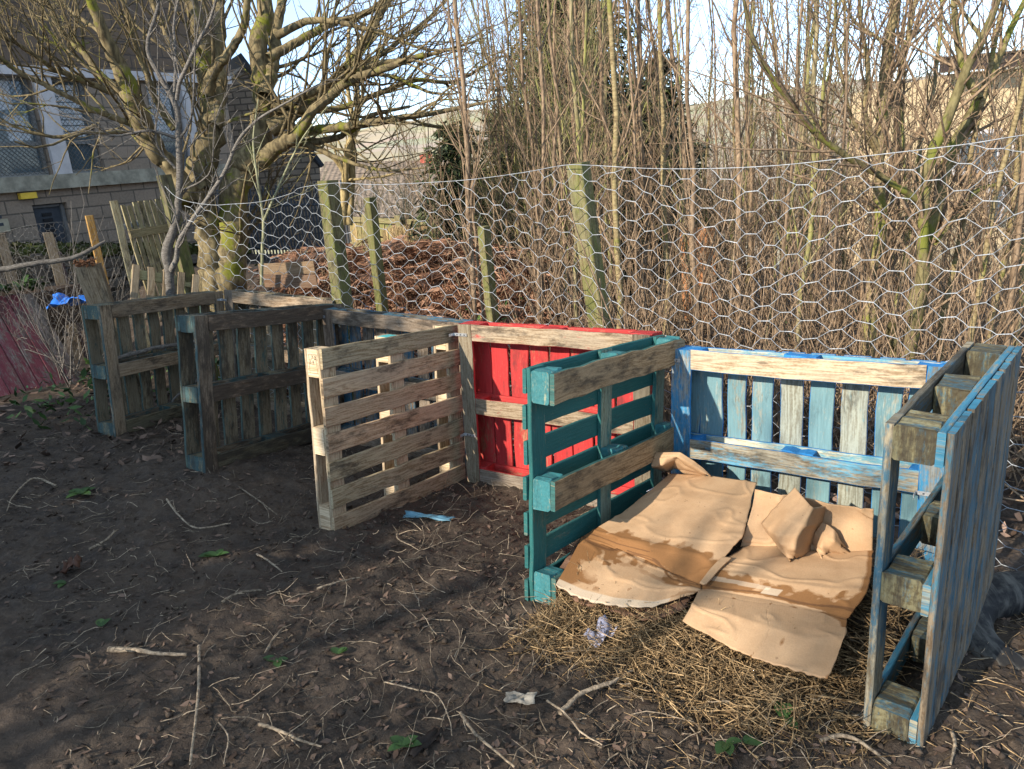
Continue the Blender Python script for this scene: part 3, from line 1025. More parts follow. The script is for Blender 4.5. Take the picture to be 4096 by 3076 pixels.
O_, A_, U_, N_, W_, H_ = px_frame((528, 1070), (790, 1070), (515, 1270), 7.0, 0.35, -0.22)
pan = thing('timber_trellis', None, 'small slatted timber trellis leaning behind the farthest left pallet, pale top rail', 'trellis', None, Matrix.Translation(O_))
m = MB()
for i in range(5):
    m.plank(A_ * (W_ - 0.06) * i / 4, U_, A_, N_, H_ + 0.02, 0.06, 0.045, wcol=(0.36, 0.28, 0.18), stain=0.4, n=6)
m.build('slats', WOOD, pan)
m = MB()
m.plank(U_ * (H_ - 0.1) - N_ * 0.030, A_, U_, N_, W_, 0.09, 0.025, wcol=(0.42, 0.38, 0.2), stain=0.3, n=6, pcol=(0.3, 0.3, 0.1), paint=0.2)
m.build('top_rail', WOOD, pan)

# ------------------------------------------------------------------ red sloping panel, bottom left
b0, b1 = gpt(338, 1528), gpt(-250, 1650)
b1 = b0 + (b1 - b0) * 1.0
acr = unit(b1 - b0)
t0 = at(132, 1172, b0[1] + 0.55)
upv = t0 - b0
upv = upv - acr * np.dot(upv, acr) * 0.0
PH = np.linalg.norm(upv)
U_ = unit(upv)
A_ = acr
N_ = unit(np.cross(A_, U_))
if N_[1] > 0:
    N_ = -N_
bin_ = thing('red_plank_panel', None, 'sloping panel of faded red planks with mossy cap board, by the bramble', 'panel', None, Matrix.Translation(b0))
m = MB()
for i in range(8):
    x0 = i * 0.142
    m.plank(A_ * x0, U_, A_, -N_, PH, 0.133, 0.025, pcol=(0.20, 0.04, 0.055), wcol=(0.30, 0.25, 0.22), stain=0.45, paint=0.58 if i else 0.3, n=12, jit=0.002)
m.build('planks', WOOD, bin_)
m = MB()
m.plank(U_ * (PH - 0.0) + A_ * -0.03 - N_ * 0.06, A_, -N_, U_, 1.2, -0.0 + 0.11, 0.025, wcol=(0.24, 0.2, 0.13), stain=0.5, pcol=(0.2, 0.22, 0.05), paint=0.45, n=8)
m.build('cap_board', WOOD, bin_)
m = MB()
m.plank(A_ * -0.02 + N_ * 0.004 - U_ * 0.03, A_, U_, N_, 1.2, 0.05, 0.02, wcol=(0.22, 0.17, 0.12), stain=0.45, n=8, pcol=(0.27, 0.05, 0.065), paint=0.15)
m.build('bottom_batten', WOOD, bin_)
m = MB()
back = np.array([0.2, 0.75, 0.0])
m.plank(U_ * PH + A_ * -0.0 + np.array([0, 0, -0.02]), unit(back), A_, np.array([0, 0, -1.0]), 0.7, 1.15, 0.4, wcol=(0.1, 0.07, 0.05), stain=0.5, n=4)
m.build('soil_box', WOOD, bin_)


def leaf_plant(name, pos, n, L, r_, mat, spread=1.0, label=None, cat='plant', group=None, h=0.5, wid=0.34):
    """A rosette of curved leaves, each a strip folded along its midrib."""
    V, Q, tn = [], [], []
    for k in range(n):
        a = r_.uniform(0, 2 * math.pi)
        l = L * r_.uniform(0.6, 1.15)
        el = h * r_.uniform(0.4, 1.4)
        u = np.array([math.cos(a), math.sin(a), 0])
        s = np.array([-math.sin(a), math.cos(a), 0])
        tone = r_.uniform(0.1, 0.65)
        b = len(V)
        for i in range(6):
            t = i / 5
            c = np.array(pos) + u * (l * t * spread) + np.array([0, 0, l * el * (t - 0.55 * t * t) + 0.005])
            w = l * wid * math.sin(math.pi * min(1, 0.12 + 0.88 * t)) ** 0.8
            V += [c - s * w + np.array([0, 0, w * 0.35]), c, c + s * w + np.array([0, 0, w * 0.35])]
            tn += [tone] * 3
        for i in range(5):
            for j in range(2):
                p = b + i * 3 + j
                Q.append((p, p + 1, p + 4, p + 3))
    o = quads(name, V, Q, mat, None, tn)
    return tag(o, label, cat, group)


r1 = np.random.default_rng(31)
tp = np.array(b0) + U_ * PH
lp = thing('leafy_plants', tp, 'low green leafy plants growing on top of the red sloping panel', 'plant')
for k in range(9):
    o = leaf_plant('leaf_rosette', A_ * (0.02 + 0.12 * k) + np.array([0.05, 0.12 + 0.03 * (k % 3), 0.0]), 11, 0.16, r1, GREENL, h=1.4, wid=0.18)
    o.parent = lp
    for kk in ('label', 'category'):
        if kk in o:
            del o[kk]


# ------------------------------------------------------------------ buildings
def block_mat(name, c1, c2, mortar, bw, bh, ms=0.012, var=0.3, bump=0.5):
    t = NT(name)
    uv = t.coord('UV')
    br = t.n('TexBrick', out=None, Vector=uv, Color1=c1, Color2=c2, Mortar=mortar, Scale=1.0, Mortar_Size=ms, Brick_Width=bw, Row_Height=bh, Mortar_Smooth=0.15, Bias=0.0)
    n = t.noise(uv, 26.0, 5.0, 0.7)
    n2 = t.noise(uv, 1.3, 4.0, 0.6)
    v = t.math('MULTIPLY_ADD', n, 0.9, 0.55)
    c = t.mix(1.0, br.outputs[0], t.n('CombineColor', i0=v, i1=v, i2=v), 'MULTIPLY')
    c = t.mix(t.math('MULTIPLY', t.step(n2, 0.5, 0.75), 0.4), c, tuple(k * 0.45 for k in c1))
    h = t.math('ADD', t.math('MULTIPLY', br.outputs[1], -0.5), t.math('MULTIPLY', n, 0.4))
    return t.finish(c, 0.92, h, bump, 0.02, 0.15)


def boxuv(mb, o, ax, aw, at_, L, W, T, u0=0.0, v0=0.0):
    """A crisp box with metric texture coordinates (ax along u, aw along v)."""
    o = np.asarray(o, float)
    c = [o + ax * (L * i) + aw * (W * j) + at_ * (T * k) for k in (0, 1) for j in (0, 1) for i in (0, 1)]
    fs = [(0, 1, 3, 2), (4, 6, 7, 5), (0, 4, 5, 1), (2, 3, 7, 6), (0, 2, 6, 4), (1, 5, 7, 3)]
    uvc = [(u0 + L * i, v0 + W * j) for k in (0, 1) for j in (0, 1) for i in (0, 1)]
    uvs = []
    for n_, f in enumerate(fs):
        if n_ < 2:
            uvs.append([uvc[i] for i in f])
        elif n_ < 4:
            uvs.append([(u0 + L * (i & 1), v0 + T * (i >> 2)) for i in f])
        else:
            uvs.append([(u0 + T * (i >> 2), v0 + W * ((i >> 1) & 1)) for i in f])
    if np.dot(np.cross(ax, aw), at_) < 0:
        fs = [f[::-1] for f in fs]
        uvs = [u[::-1] for u in uvs]
    mb.add(c, [f[::-1] for f in fs], [u[::-1] for u in uvs])


BLOCKS = block_mat('split_face_blockwork', (0.30, 0.235, 0.18), (0.25, 0.20, 0.155), (0.13, 0.11, 0.09), 0.43, 0.205)
DBLOCKS = block_mat('dark_brown_blockwork', (0.165, 0.12, 0.085), (0.135, 0.10, 0.075), (0.085, 0.07, 0.06), 0.43, 0.205)
GABLE = block_mat('sooty_stone_courses', (0.36, 0.29, 0.225), (0.28, 0.23, 0.18), (0.13, 0.11, 0.09), 0.30, 0.14, 0.018)
CONC = simple('mossy_concrete', (0.30, 0.28, 0.22), 0.9, 0.35, 5, 0.4)
WHITEP = simple('dull_white_paint', (0.52, 0.50, 0.50), 0.7, 0.12, 5, 0.1)
SLATE = simple('dark_slate_paint', (0.05, 0.06, 0.075), 0.6, 0.2, 6, 0.1)
DARKIN = simple('dark_interior', (0.05, 0.055, 0.06), 0.9, 0.2)
YELLOW = simple('yellow_plastic', (0.75, 0.50, 0.06), 0.4, 0.1)
BLIND = simple('pale_blind', (0.70, 0.74, 0.78), 0.8, 0.15, 3)
tg = NT('window_glass')
GLASS = tg.finish((0.10, 0.14, 0.17), 0.06, spec=0.7)

D_ = np.array([math.sin(math.radians(31.2)), math.cos(math.radians(31.2)), 0.0])
NB = np.array([D_[1], -D_[0], 0.0])                  # towards the garden
Z3 = np.array([0, 0, 1.0])
P0 = at(0, 745, 11.9)


def onwall(px, py):
    r = ray(px, py)
    t = (NB @ (P0 - np.array([0, 0, ZC]))) / (NB @ r)
    q = r * t + np.array([0, 0, ZC])
    return float((q - P0) @ D_), float(q[2])


c1 = lambda x, y: onwall(x * 0.6623, y * 0.6623)
zl = c1(500, 1090)[1]
zt = c1(300, 465)[1]
bld = thing('school_building', None, 'blockwork building with caged windows behind the big mossy tree, far left', 'building', None, Matrix.Translation(P0))
bw = lambda s, z, d=0.0: D_ * s + Z3 * (z - P0[2]) + NB * d
S0, S1 = -5.0, c1(1340, 800)[0] + 0.25
GB = float(gz(P0[0], P0[1])) - 0.8
wins = [(c1(-260, 640)[0], c1(215, 640)[0]), (c1(335, 640)[0], c1(545, 640)[0]), (c1(905, 640)[0], c1(1085, 640)[0])]
piers = [(c1(225, 640)[0], c1(330, 640)[0]), (c1(1100, 640)[0], c1(1180, 640)[0])]
m = MB()
s = S0
for a, b in [(wins[0][0], piers[0][0] - 0.02), (piers[0][1], wins[1][1]), (wins[2][0], piers[1][0] - 0.02)]:
    if a > s:
        boxuv(m, bw(s, zl + 0.12, -0.3), D_, Z3, NB, a - s, zt - zl - 0.12, 0.3, s, zl)
    s = b
boxuv(m, bw(piers[1][1], zl + 0.12, -0.3), D_, Z3, NB, S1 - piers[1][1], zt - zl - 0.12, 0.3, piers[1][1], zl)
dl, dz1 = c1(193, 1240), c1(193, 1240)[1]
dr = c1(405, 1240)
boxuv(m, bw(S0, GB, -0.3), D_, Z3, NB, dl[0] - S0, zl - GB - 0.10, 0.3, S0, GB)
boxuv(m, bw(dl[0], dz1, -0.3), D_, Z3, NB, dr[0] - dl[0], zl - 0.10 - dz1, 0.3, dl[0], dz1)
boxuv(m, bw(dr[0], GB, -0.3), D_, Z3, NB, S1 - dr[0], zl - GB - 0.10, 0.3, dr[0], GB)
boxuv(m, bw(S1 - 0.3, GB, -6.0), NB, Z3, D_, 5.7, zt - GB + 3.0, 0.3, 0, GB)
boxuv(m, bw(S0, GB, -6.0), D_, Z3, NB, S1 - S0 - 0.31, zt - GB + 3.0, 0.3, 0, GB)
boxuv(m, bw(S0, GB, -5.7), NB, Z3, D_, 5.4, zt - GB + 3.0, 0.3, 0, GB)
m.build('wall', BLOCKS, bld)
m = MB()
boxuv(m, bw(S0 - 0.2, zt + 3.14, -6.2), D_, NB, Z3, S1 - S0 + 0.4, 6.5, 0.15)
m.build('flat_roof', SLATE, bld)
m = MB()
boxuv(m, bw(S0, zt + 0.14, -0.3), D_, Z3, NB, S1 - S0 + 0.1, 3.0, 0.36, S0, zt)
m.build('upper_wall', DBLOCKS, bld)
m = MB()
boxuv(m, bw(S0, zt, -0.3), D_, Z3, NB, S1 - S0 + 0.1, 0.14, 0.42)
m.build('lintel', WHITEP, bld)
m = MB()
boxuv(m, bw(S0, zl - 0.10, -0.3), D_, Z3, NB, S1 - S0 + 0.05, 0.22, 0.40)
m.build('sill_ledge', CONC, bld)
for a, b in piers:
    m = MB()
    boxuv(m, bw(a, zl + 0.12, -0.25), D_, Z3, NB, b - a, zt - zl - 0.12, 0.32)
    m.build('pier', WHITEP, bld)
for a, b in wins:
    m = MB()
    zm = zl + 0.12 + (zt - zl - 0.12) * 0.31
    fr = 0.055
    for (s0, s1, z0, z1) in ((a, a + fr, zl + 0.12, zt), (b - fr, b, zl + 0.12, zt), (a + fr, b - fr, zl + 0.12, zl + 0.12 + fr),
                             (a + fr, b - fr, zt - fr, zt), (a + fr, b - fr, zm, zm + fr)):
        boxuv(m, bw(s0, z0, -0.14), D_, Z3, NB, s1 - s0, z1 - z0, 0.06)
    w = m.build('window', simple('grey_window_frame', (0.28, 0.28, 0.27), 0.7, 0.15), bld)
    m = MB()
    boxuv(m, bw(a + fr, zl + 0.14, -0.135), D_, Z3, NB, b - a - 2 * fr, zt - zl - 0.16, 0.008)
    m.build('pane', GLASS, w)
    m = MB()
    if a > wins[0][0]:
        for k in range(9):
            z0 = zm + 0.12 + k * (zt - zm - 0.2) / 9
            boxuv(m, bw(a + 0.1, z0, -0.127 + 0.002 * (k % 3)), D_, Z3, NB, (b - a - 0.2), (zt - zm) / 14, 0.002)
    else:
        boxuv(m, bw(b - 0.62, zm + 0.5, -0.127), D_ * 0.99 + Z3 * 0.12, Z3, NB, 0.36, 0.55, 0.002)
        boxuv(m, bw(b - 0.45, zm + 0.08, -0.127), D_, Z3, NB, 0.33, 0.36, 0.002)
    m.build('blind', BLIND, w)
    T = Tubes()
    pit = 0.075
    wW, wH = b - a - 0.04, zt - zl - 0.16
    k = -int(wH / pit)
    while k * pit < wW:
        for sg in (1, -1):
            u0, u1 = k * pit, k * pit + wH
            lo, hi = max(u0, 0), min(u1, wW)
            if hi > lo:
                z0, z1 = (lo - u0), (hi - u0)
                if sg < 0:
                    z0, z1 = wH - z0, wH - z1
                T.add([bw(a + 0.02 + lo, zl + 0.14 + z0, -0.05), bw(a + 0.02 + hi, zl + 0.14 + z1, -0.05)], 0.0045, 3)
        k += 1
    T.build('security_grille', OLDWIRE, w)
m = MB()
boxuv(m, bw(dl[0] + 0.01, GB, -0.16), D_, Z3, NB, dr[0] - dl[0] - 0.02, dz1 - GB - 0.01, 0.05)
door = m.build('door', SLATE, bld)
m = MB()
boxuv(m, bw(dr[0] - 0.07, GB, -0.11), D_, Z3, NB, 0.055, dz1 - GB - 0.02, 0.04)
boxuv(m, bw(dl[0] + 0.02, dz1 - 0.05, -0.108), D_, Z3, NB, dr[0] - dl[0] - 0.1, 0.035, 0.035)
m.build('door_frame', simple('worn_grey_frame', (0.16, 0.16, 0.16), 0.7, 0.2), door)
m = MB()
va, vb = c1(275, 1295), c1(350, 1365)
for k in range(6):
    boxuv(m, bw(va[0], va[1] - 0.03 - k * 0.085, -0.109), D_, Z3, NB, vb[0] - va[0], 0.05, 0.02)
m.build('louvre', simple('black_louvre', (0.012, 0.013, 0.016), 0.6, 0.1), door)
m = MB()
ya, yb = c1(112, 1205), c1(205, 1182)
boxuv(m, bw(ya[0], ya[1], 0.001), D_, Z3, NB, yb[0] - ya[0], 0.09, 0.09)
m.build('bulkhead_lamp', YELLOW, bld)
m = MB()
la, lb = c1(-60, 1410), c1(40, 1320)
boxuv(m, bw(la[0], la[1], 0.001), D_, Z3, NB, lb[0] - la[0], lb[1] - la[1], 0.03)
vent = m.build('air_vent', simple('beige_vent', (0.4, 0.36, 0.26), 0.7, 0.15), bld)
m = MB()
for k in range(4):
    boxuv(m, bw(lb[0] - 0.36, la[1] + 0.09 + k * 0.11, 0.0312), D_, Z3, NB, 0.28, 0.045, 0.004)
m.build('vent_slots', SLATE, vent)


def prism(mb, poly, depth):
    """Extrude a planar polygon (3-D points) along the depth vector, with planar texture coordinates."""
    poly = [np.asarray(p, float) for p in poly]
    n = len(poly)
    o = poly[0]
    ax = unit(poly[1] - poly[0])
    uv = [((p - o)[0] * 1.0 + (p - o)[1] * 0.3, p[2]) for p in poly]
    mb.add(poly + [p + depth for p in poly], [tuple(range(n)), tuple(range(2 * n - 1, n - 1, -1))] + [(i, i + n, (i + 1) % n + n, (i + 1) % n) for i in range(n)],
           [uv, uv[::-1]] + [[(0, uv[i][1]), (np.linalg.norm(depth), uv[i][1]), (np.linalg.norm(depth), uv[(i + 1) % n][1]), (0, uv[(i + 1) % n][1])] for i in range(n)])


YG = 19.0
gab = thing('stone_house', at(1000, 860, YG), 'dark stone gable end seen between the mossy tree and the tall post', 'building')
org = at(1000, 860, YG)
m = MB()
pl = [at(840, 1000, YG), at(1296, 1000, YG), at(1278, 650, YG), at(1162, 462, YG), at(980, 250, YG + 0.0), at(840, 420, YG)]
prism(m, [p - org for p in pl], np.array([-3.0, 5.0, 0]))
m.build('wall', GABLE, gab)
m = MB()
for a, b in ((pl[2], pl[4]),):
    d = unit(b - a)
    nn = unit(np.cross(d, np.array([0.17, 1, 0])))
    nn = nn if nn[2] > 0 else -nn
    boxuv(m, a - org - d * 0.15 + nn * 0.02 - np.array([0.03, 0.15, 0]), d, unit(np.array([-3.0, 5, 0])), nn, np.linalg.norm(b - a) + 0.3, 5.9, 0.1)
m.build('roof', SLATE, gab)


def tile_mat():
    t = NT('pantile_roof')
    uv = t.coord('UV')
    sp = t.n('SeparateXYZ', out=None, i0=uv)
    wav = t.math('SINE', t.math('MULTIPLY', sp.outputs[0], 2 * math.pi / 0.30))
    row = t.math('FRACT', t.math('MULTIPLY', sp.outputs[1], 1 / 0.33))
    n = t.noise(uv, 3.5, 5.0, 0.7)
    c = t.mix(t.step(n, 0.35, 0.65), (0.15, 0.115, 0.085), (0.30, 0.23, 0.17))
    c = t.mix(t.math('MULTIPLY', t.step(row, 0.12, 0.0), 0.6), c, (0.05, 0.04, 0.035))
    h = t.math('ADD', t.math('MULTIPLY', wav, 0.5), t.math('MULTIPLY', row, 0.5))
    return t.finish(c, 0.85, h, 0.5, 0.05, 0.2)


TILES = tile_mat()
el, er, rl, rr = at(1180, 872, 38), at(1885, 868, 38.5), at(1300, 646, 45), at(1815, 640, 45.5)
hz = thing('tiled_bungalow', el, 'bungalow with brown pantile roof beyond the bracken, among bare trees', 'building')
nr, nc_ = 20, 80
m = MB()
V = []
for j in range(nr + 1):
    for i in range(nc_ + 1):
        u, v = i / nc_, j / nr
        p = (el * (1 - u) + er * u) * (1 - v) + (rl * (1 - u) + rr * u) * v - el
        V.append(p)
lu, lv = np.linalg.norm(er - el), np.linalg.norm(rl - el)
Fq = [(j * (nc_ + 1) + i, j * (nc_ + 1) + i + 1, (j + 1) * (nc_ + 1) + i + 1, (j + 1) * (nc_ + 1) + i) for j in range(nr) for i in range(nc_)]
m.add(V, Fq, [[(lu * (k % (nc_ + 1)) / nc_, lv * (k // (nc_ + 1)) / nr) for k in f] for f in Fq])
bk = np.array([0.3, 5.0, -2.2])
m.add([rl - el, rr - el, rr - el + bk, rl - el + bk], [(0, 1, 2, 3)], [[(0, 0), (lu, 0), (lu, 6), (0, 6)]])
roof = m.build('roof', TILES, hz)
m = MB()
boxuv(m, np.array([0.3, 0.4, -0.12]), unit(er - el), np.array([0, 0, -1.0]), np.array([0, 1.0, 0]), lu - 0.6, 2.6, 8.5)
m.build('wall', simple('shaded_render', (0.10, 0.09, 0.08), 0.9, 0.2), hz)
m = MB()
q = at(1680, 640, 45) - el
boxuv(m, q + np.array([0, 0, -0.2]), np.array([1.0, 0, 0]), Z3, np.array([0, 1.0, 0]), 0.7, 0.5, 0.5)
m.build('ridge_pot', simple('terracotta_pot', (0.5, 0.12, 0.08), 0.8, 0.15), roof)

YB = 17.0
cr = lambda x, y: at(3500 + x * 0.787, 150 + y * 0.787, YB)
hb = thing('cream_house', cr(400, 800), 'cream rendered house half hidden by branches at the far right', 'building')
ob = cr(400, 800)
CREAM = simple('cream_render', (0.62, 0.48, 0.29), 0.9, 0.1, 3)
m = MB()
boxuv(m, cr(330, 900) - ob - np.array([0, 0, 2.0]), unit(np.array([1.0, -0.1, 0])), Z3, np.array([0.1, 1.0, 0]), 9.0, cr(330, 190)[2] - cr(330, 900)[2] + 2.0, 6.0)
m.build('wall', CREAM, hb)
m = MB()
boxuv(m, cr(270, 190) - ob - np.array([0, 0.5, 0]), unit(np.array([1.0, -0.1, 0])), Z3, np.array([0.1, 1.0, 0]), 10.0, 0.3, 0.12)
m.build('fascia', simple('dark_fascia', (0.05, 0.035, 0.03), 0.7, 0.2), hb)
m = MB()
e0 = cr(270, 175) - ob - np.array([0, 0.55, -0.2])
m.add([e0, e0 + np.array([10.0, -1.0, 0]), e0 + np.array([10.3, 3.0, 0.3]), e0 + np.array([0.4, 4.0, 0.3])], [(0, 1, 2, 3)], [[(0, 0), (10, 0), (10, 4), (0, 4)]])
m.build('roof', TILES, hb)
for (x, y, w, h) in ((690, 330, 1.2, 1.1), (385, 480, 0.9, 0.9), (560, 560, 0.35, 1.6)):
    q = cr(x, y) - ob
    m = MB()
    boxuv(m, q + np.array([0, -0.28, -h]), unit(np.array([1.0, -0.1, 0])), Z3, np.array([0, 1.0, 0]), w, h, 0.1)
    w_ = m.build('window', WHITEP, hb)
    m = MB()
    boxuv(m, q + np.array([0.08, -0.30, -h + 0.08]), unit(np.array([1.0, -0.1, 0])), Z3, np.array([0, 1.0, 0]), w - 0.16, h - 0.16, 0.02)
    m.build('pane', GLASS, w_)

# ------------------------------------------------------------------ distant hills and field
def hills():
    azs = np.radians(np.linspace(-75, 75, 260))
    ds = np.concatenate([np.geomspace(120, 380, 14), np.geomspace(400, 2600, 40)])
    A, Dd = np.meshgrid(azs, ds)
    X, Y = Dd * np.sin(A), Dd * np.cos(A)
    rise = np.clip((Dd - 330) / 1300, 0, 1)
    crest = 62 + 36 * fbm(A * 5 + 3, Dd * 0 + 1.5, 4, 77) * 2.0
    Z = -18 + rise ** 1.1 * crest + (fbm(X / 160, Y / 160, 4, 61) - 0.5) * 14 * np.clip(rise + 0.15, 0, 1)
    ny_, nx_ = X.shape
    ii = np.arange(nx_ * ny_).reshape(ny_, nx_)
    Q = np.stack([ii[:-1, :-1], ii[:-1, 1:], ii[1:, 1:], ii[1:, :-1]], -1).reshape(-1, 4)
    t = NT('hill_pasture')
    co = t.coord('Object')
    n = t.noise(co, 0.006, 4.0, 0.6)
    vo = t.n('TexVoronoi', out=1, Vector=co, Scale=0.008, Randomness=0.9)
    c = t.mix(t.step(n, 0.4, 0.6), (0.36, 0.32, 0.19), (0.42, 0.35, 0.245))
    c = t.mix(0.10, c, vo, 'SOFT_LIGHT')
    n2 = t.noise(co, 0.03, 5.0, 0.7)
    c = t.mix(t.step(n2, 0.58, 0.7), c, (0.17, 0.14, 0.10))
    m_ = t.finish(c, 0.95)
    o = quads('hills', np.stack([X, Y, Z], -1).reshape(-1, 3), Q, m_, smooth=True)
    tag(o, 'pale green and tan pasture hills across the valley', 'hills', kind='structure')


hills()
#@@PART3
# ------------------------------------------------------------------ the big mossy tree
CR1 = (0.6623, 0.0, 0.0)                 # photo crop scales used to note branch positions
CR7 = (0.7825, 1200.0, 0.0)
CR8 = (0.8428, 2600.0, 0.0)
CR5 = (0.8403, 1800.0, 0.0)


def big_tree():
    r_ = np.random.default_rng(101)
    Y = 8.6
    base = at(850, 1120, Y)
    root = thing('sycamore_tree', base, 'big many-stemmed tree with yellow-green mossy bark behind the wire fence', 'tree')
    T, W = Tubes(), Tubes()
    limbs = [
        # trunk stems
        (CR1, [(1310, 1900, 190), (1290, 1660, 160), (1265, 1430, 140), (1210, 1230, 170), (1170, 1120, 190)], 0.0, 0),
        (CR1, [(1180, 1250, 150), (1060, 1040, 105), (960, 930, 110), (880, 790, 112), (820, 650, 112), (760, 480, 98), (680, 320, 78), (620, 180, 62), (550, 0, 50)], -0.7, 14),
        (CR1, [(1190, 1180, 190), (1215, 1000, 160), (1270, 830, 150), (1280, 700, 125), (1250, 520, 105), (1225, 300, 92), (1180, 100, 80), (1140, -20, 70)], 0.3, 14),
        (CR1, [(1290, 760, 90), (1330, 560, 75), (1312, 350, 72), (1330, 100, 60), (1300, -30, 50)], 0.7, 12),
        (CR1, [(1370, 1900, 210), (1400, 1500, 175), (1420, 1170, 160), (1480, 1000, 175), (1560, 850, 150), (1590, 650, 112), (1580, 450, 108), (1560, 260, 100), (1600, 80, 88), (1590, -30, 78)], 0.4, 14),
        (CR1, [(1590, 580, 80), (1650, 400, 72), (1665, 200, 60), (1710, -20, 50)], 0.9, 10),
        (CR1, [(1250, 560, 70), (1300, 420, 60), (1400, 300, 50), (1470, 160, 44), (1500, -20, 38)], -0.4, 10),
        # right-hand limbs reaching over the bungalow
        (CR1, [(1570, 990, 110), (1650, 900, 85), (1790, 815, 72), (1880, 680, 58), (1990, 590, 56), (2090, 500, 50), (2300, 420, 42), (2560, 330, 32)], -0.8, 22),
        (CR7, [(-70, 700, 60), (60, 668, 46), (200, 650, 44), (330, 632, 40), (470, 610, 34), (620, 588, 28), (870, 540, 18), (1010, 505, 10)], -1.0, 20),
        (CR7, [(-60, 730, 40), (120, 720, 34), (260, 670, 26), (360, 590, 22), (560, 545, 14)], -0.2, 10),
        (CR7, [(-80, 690, 30), (150, 790, 24), (330, 852, 18), (450, 872, 14), (640, 858, 8)], -0.6, 12),
        (CR7, [(-150, 660, 90), (0, 560, 66), (110, 480, 54), (240, 350, 46), (330, 215, 38), (420, 60, 32), (470, -20, 28)], 0.8, 18),
        (CR7, [(-140, 560, 60), (20, 490, 42), (160, 415, 36), (300, 355, 34), (440, 318, 28), (640, 285, 20), (900, 210, 10)], 0.2, 20),
        (CR7, [(-60, 560, 44), (190, 555, 30), (420, 470, 26), (590, 410, 22), (760, 420, 18), (870, 380, 16), (1010, 290, 9)], 0.6, 20),
        (CR7, [(-160, 300, 50), (0, 205, 40), (160, 120, 34), (330, 70, 30), (440, 0, 26)], 0.9, 14),
        (CR7, [(-120, 180, 40), (40, 108, 34), (180, 110, 26), (420, 170, 20), (640, 250, 12), (860, 250, 7)], -0.5, 18),
        (CR7, [(230, 350, 34), (380, 300, 26), (520, 200, 20), (660, 90, 16), (760, -20, 12)], 0.9, 14),
        (CR7, [(290, 380, 24), (470, 390, 18), (660, 470, 14), (800, 480, 8)], -0.4, 10),
        # left-hand limbs in front of the school
        (CR1, [(900, 800, 44), (850, 770, 42), (700, 715, 36), (560, 660, 32), (400, 580, 28), (250, 505, 26), (110, 435, 24), (0, 345, 22), (-120, 280, 16)], -1.1, 22),
        (CR1, [(780, 570, 44), (660, 550, 38), (500, 488, 34), (330, 418, 28), (230, 350, 24), (100, 262, 20), (-60, 180, 14)], -0.9, 22),
        (CR1, [(600, 745, 26), (530, 780, 24), (430, 815, 22), (330, 828, 20), (200, 800, 16), (90, 765, 14), (0, 715, 10), (-80, 680, 8)], -0.5, 12),
        (CR1, [(780, 590, 48), (690, 520, 46), (600, 448, 42), (530, 350, 36), (440, 262, 30), (350, 160, 24), (285, 0, 16)], 0.5, 16),
        (CR1, [(1060, 780, 50), (990, 680, 46), (925, 560, 40), (880, 430, 34), (820, 280, 28), (760, 60, 22), (730, -20, 18)], -0.2, 14),
        (CR1, [(690, 330, 30), (610, 200, 26), (420, 60, 18), (380, -20, 14)], 0.6, 10),
        (CR1, [(1140, 420, 46), (1060, 330, 38), (985, 160, 30), (900, -20, 22)], 0.4, 12),
    ]
    for k, (cr_, pp, dY, nb) in enumerate(limbs):
        pts, rad = px_limb(pp, Y - (0.25 if k == 1 else 0.0), dY, len(pp) * 5, cr_, 0.10, r_)
        T.add(pts, rad, 10 if rad.max() > 0.08 else 7, r_.uniform(0.3, 0.8))
        if nb:
            along(W, pts, rad, int(nb * 0.8), r_, L=(0.5, 1.7), lev=2, t0=0.12, bias=(0, 0, 0.45), rfac=0.45, up=0.05, wob=0.15, dens=3.2, rmin=0.0026)
    T.build('trunk_and_limbs', SYC, root).matrix_parent_inverse = Matrix.Translation(-Vector(base))
    W.build('crown_twigs', SYCT, root).matrix_parent_inverse = Matrix.Translation(-Vector(base))


big_tree()


def set_under(o, root, base):
    o.parent = root
    o.matrix_parent_inverse = Matrix.Translation(-Vector(base))


def traced_tree(name, label, base, Y, limbs, mat, seed, L=(0.4, 1.0), lev=1, dens=5.0, twig=None, rmin=0.0022, bias=(0, 0, 0.4)):
    r_ = np.random.default_rng(seed)
    root = thing(name, base, label, 'tree')
    T, W = Tubes(), Tubes()
    for cr_, pp, dY, nb in limbs:
        pts, rad = px_limb(pp, Y, dY, len(pp) * 5, cr_, 0.06, r_)
        T.add(pts, rad, 8, r_.uniform(0.35, 0.75))
        if nb:
            along(W, pts, rad, nb, r_, L=L, lev=lev, bias=bias, rfac=0.45, up=0.04, wob=0.10, dens=dens, rmin=rmin)
    set_under(T.build('trunk', mat), root, base)
    set_under(W.build('crown_twigs', twig or mat), root, base)
    return root


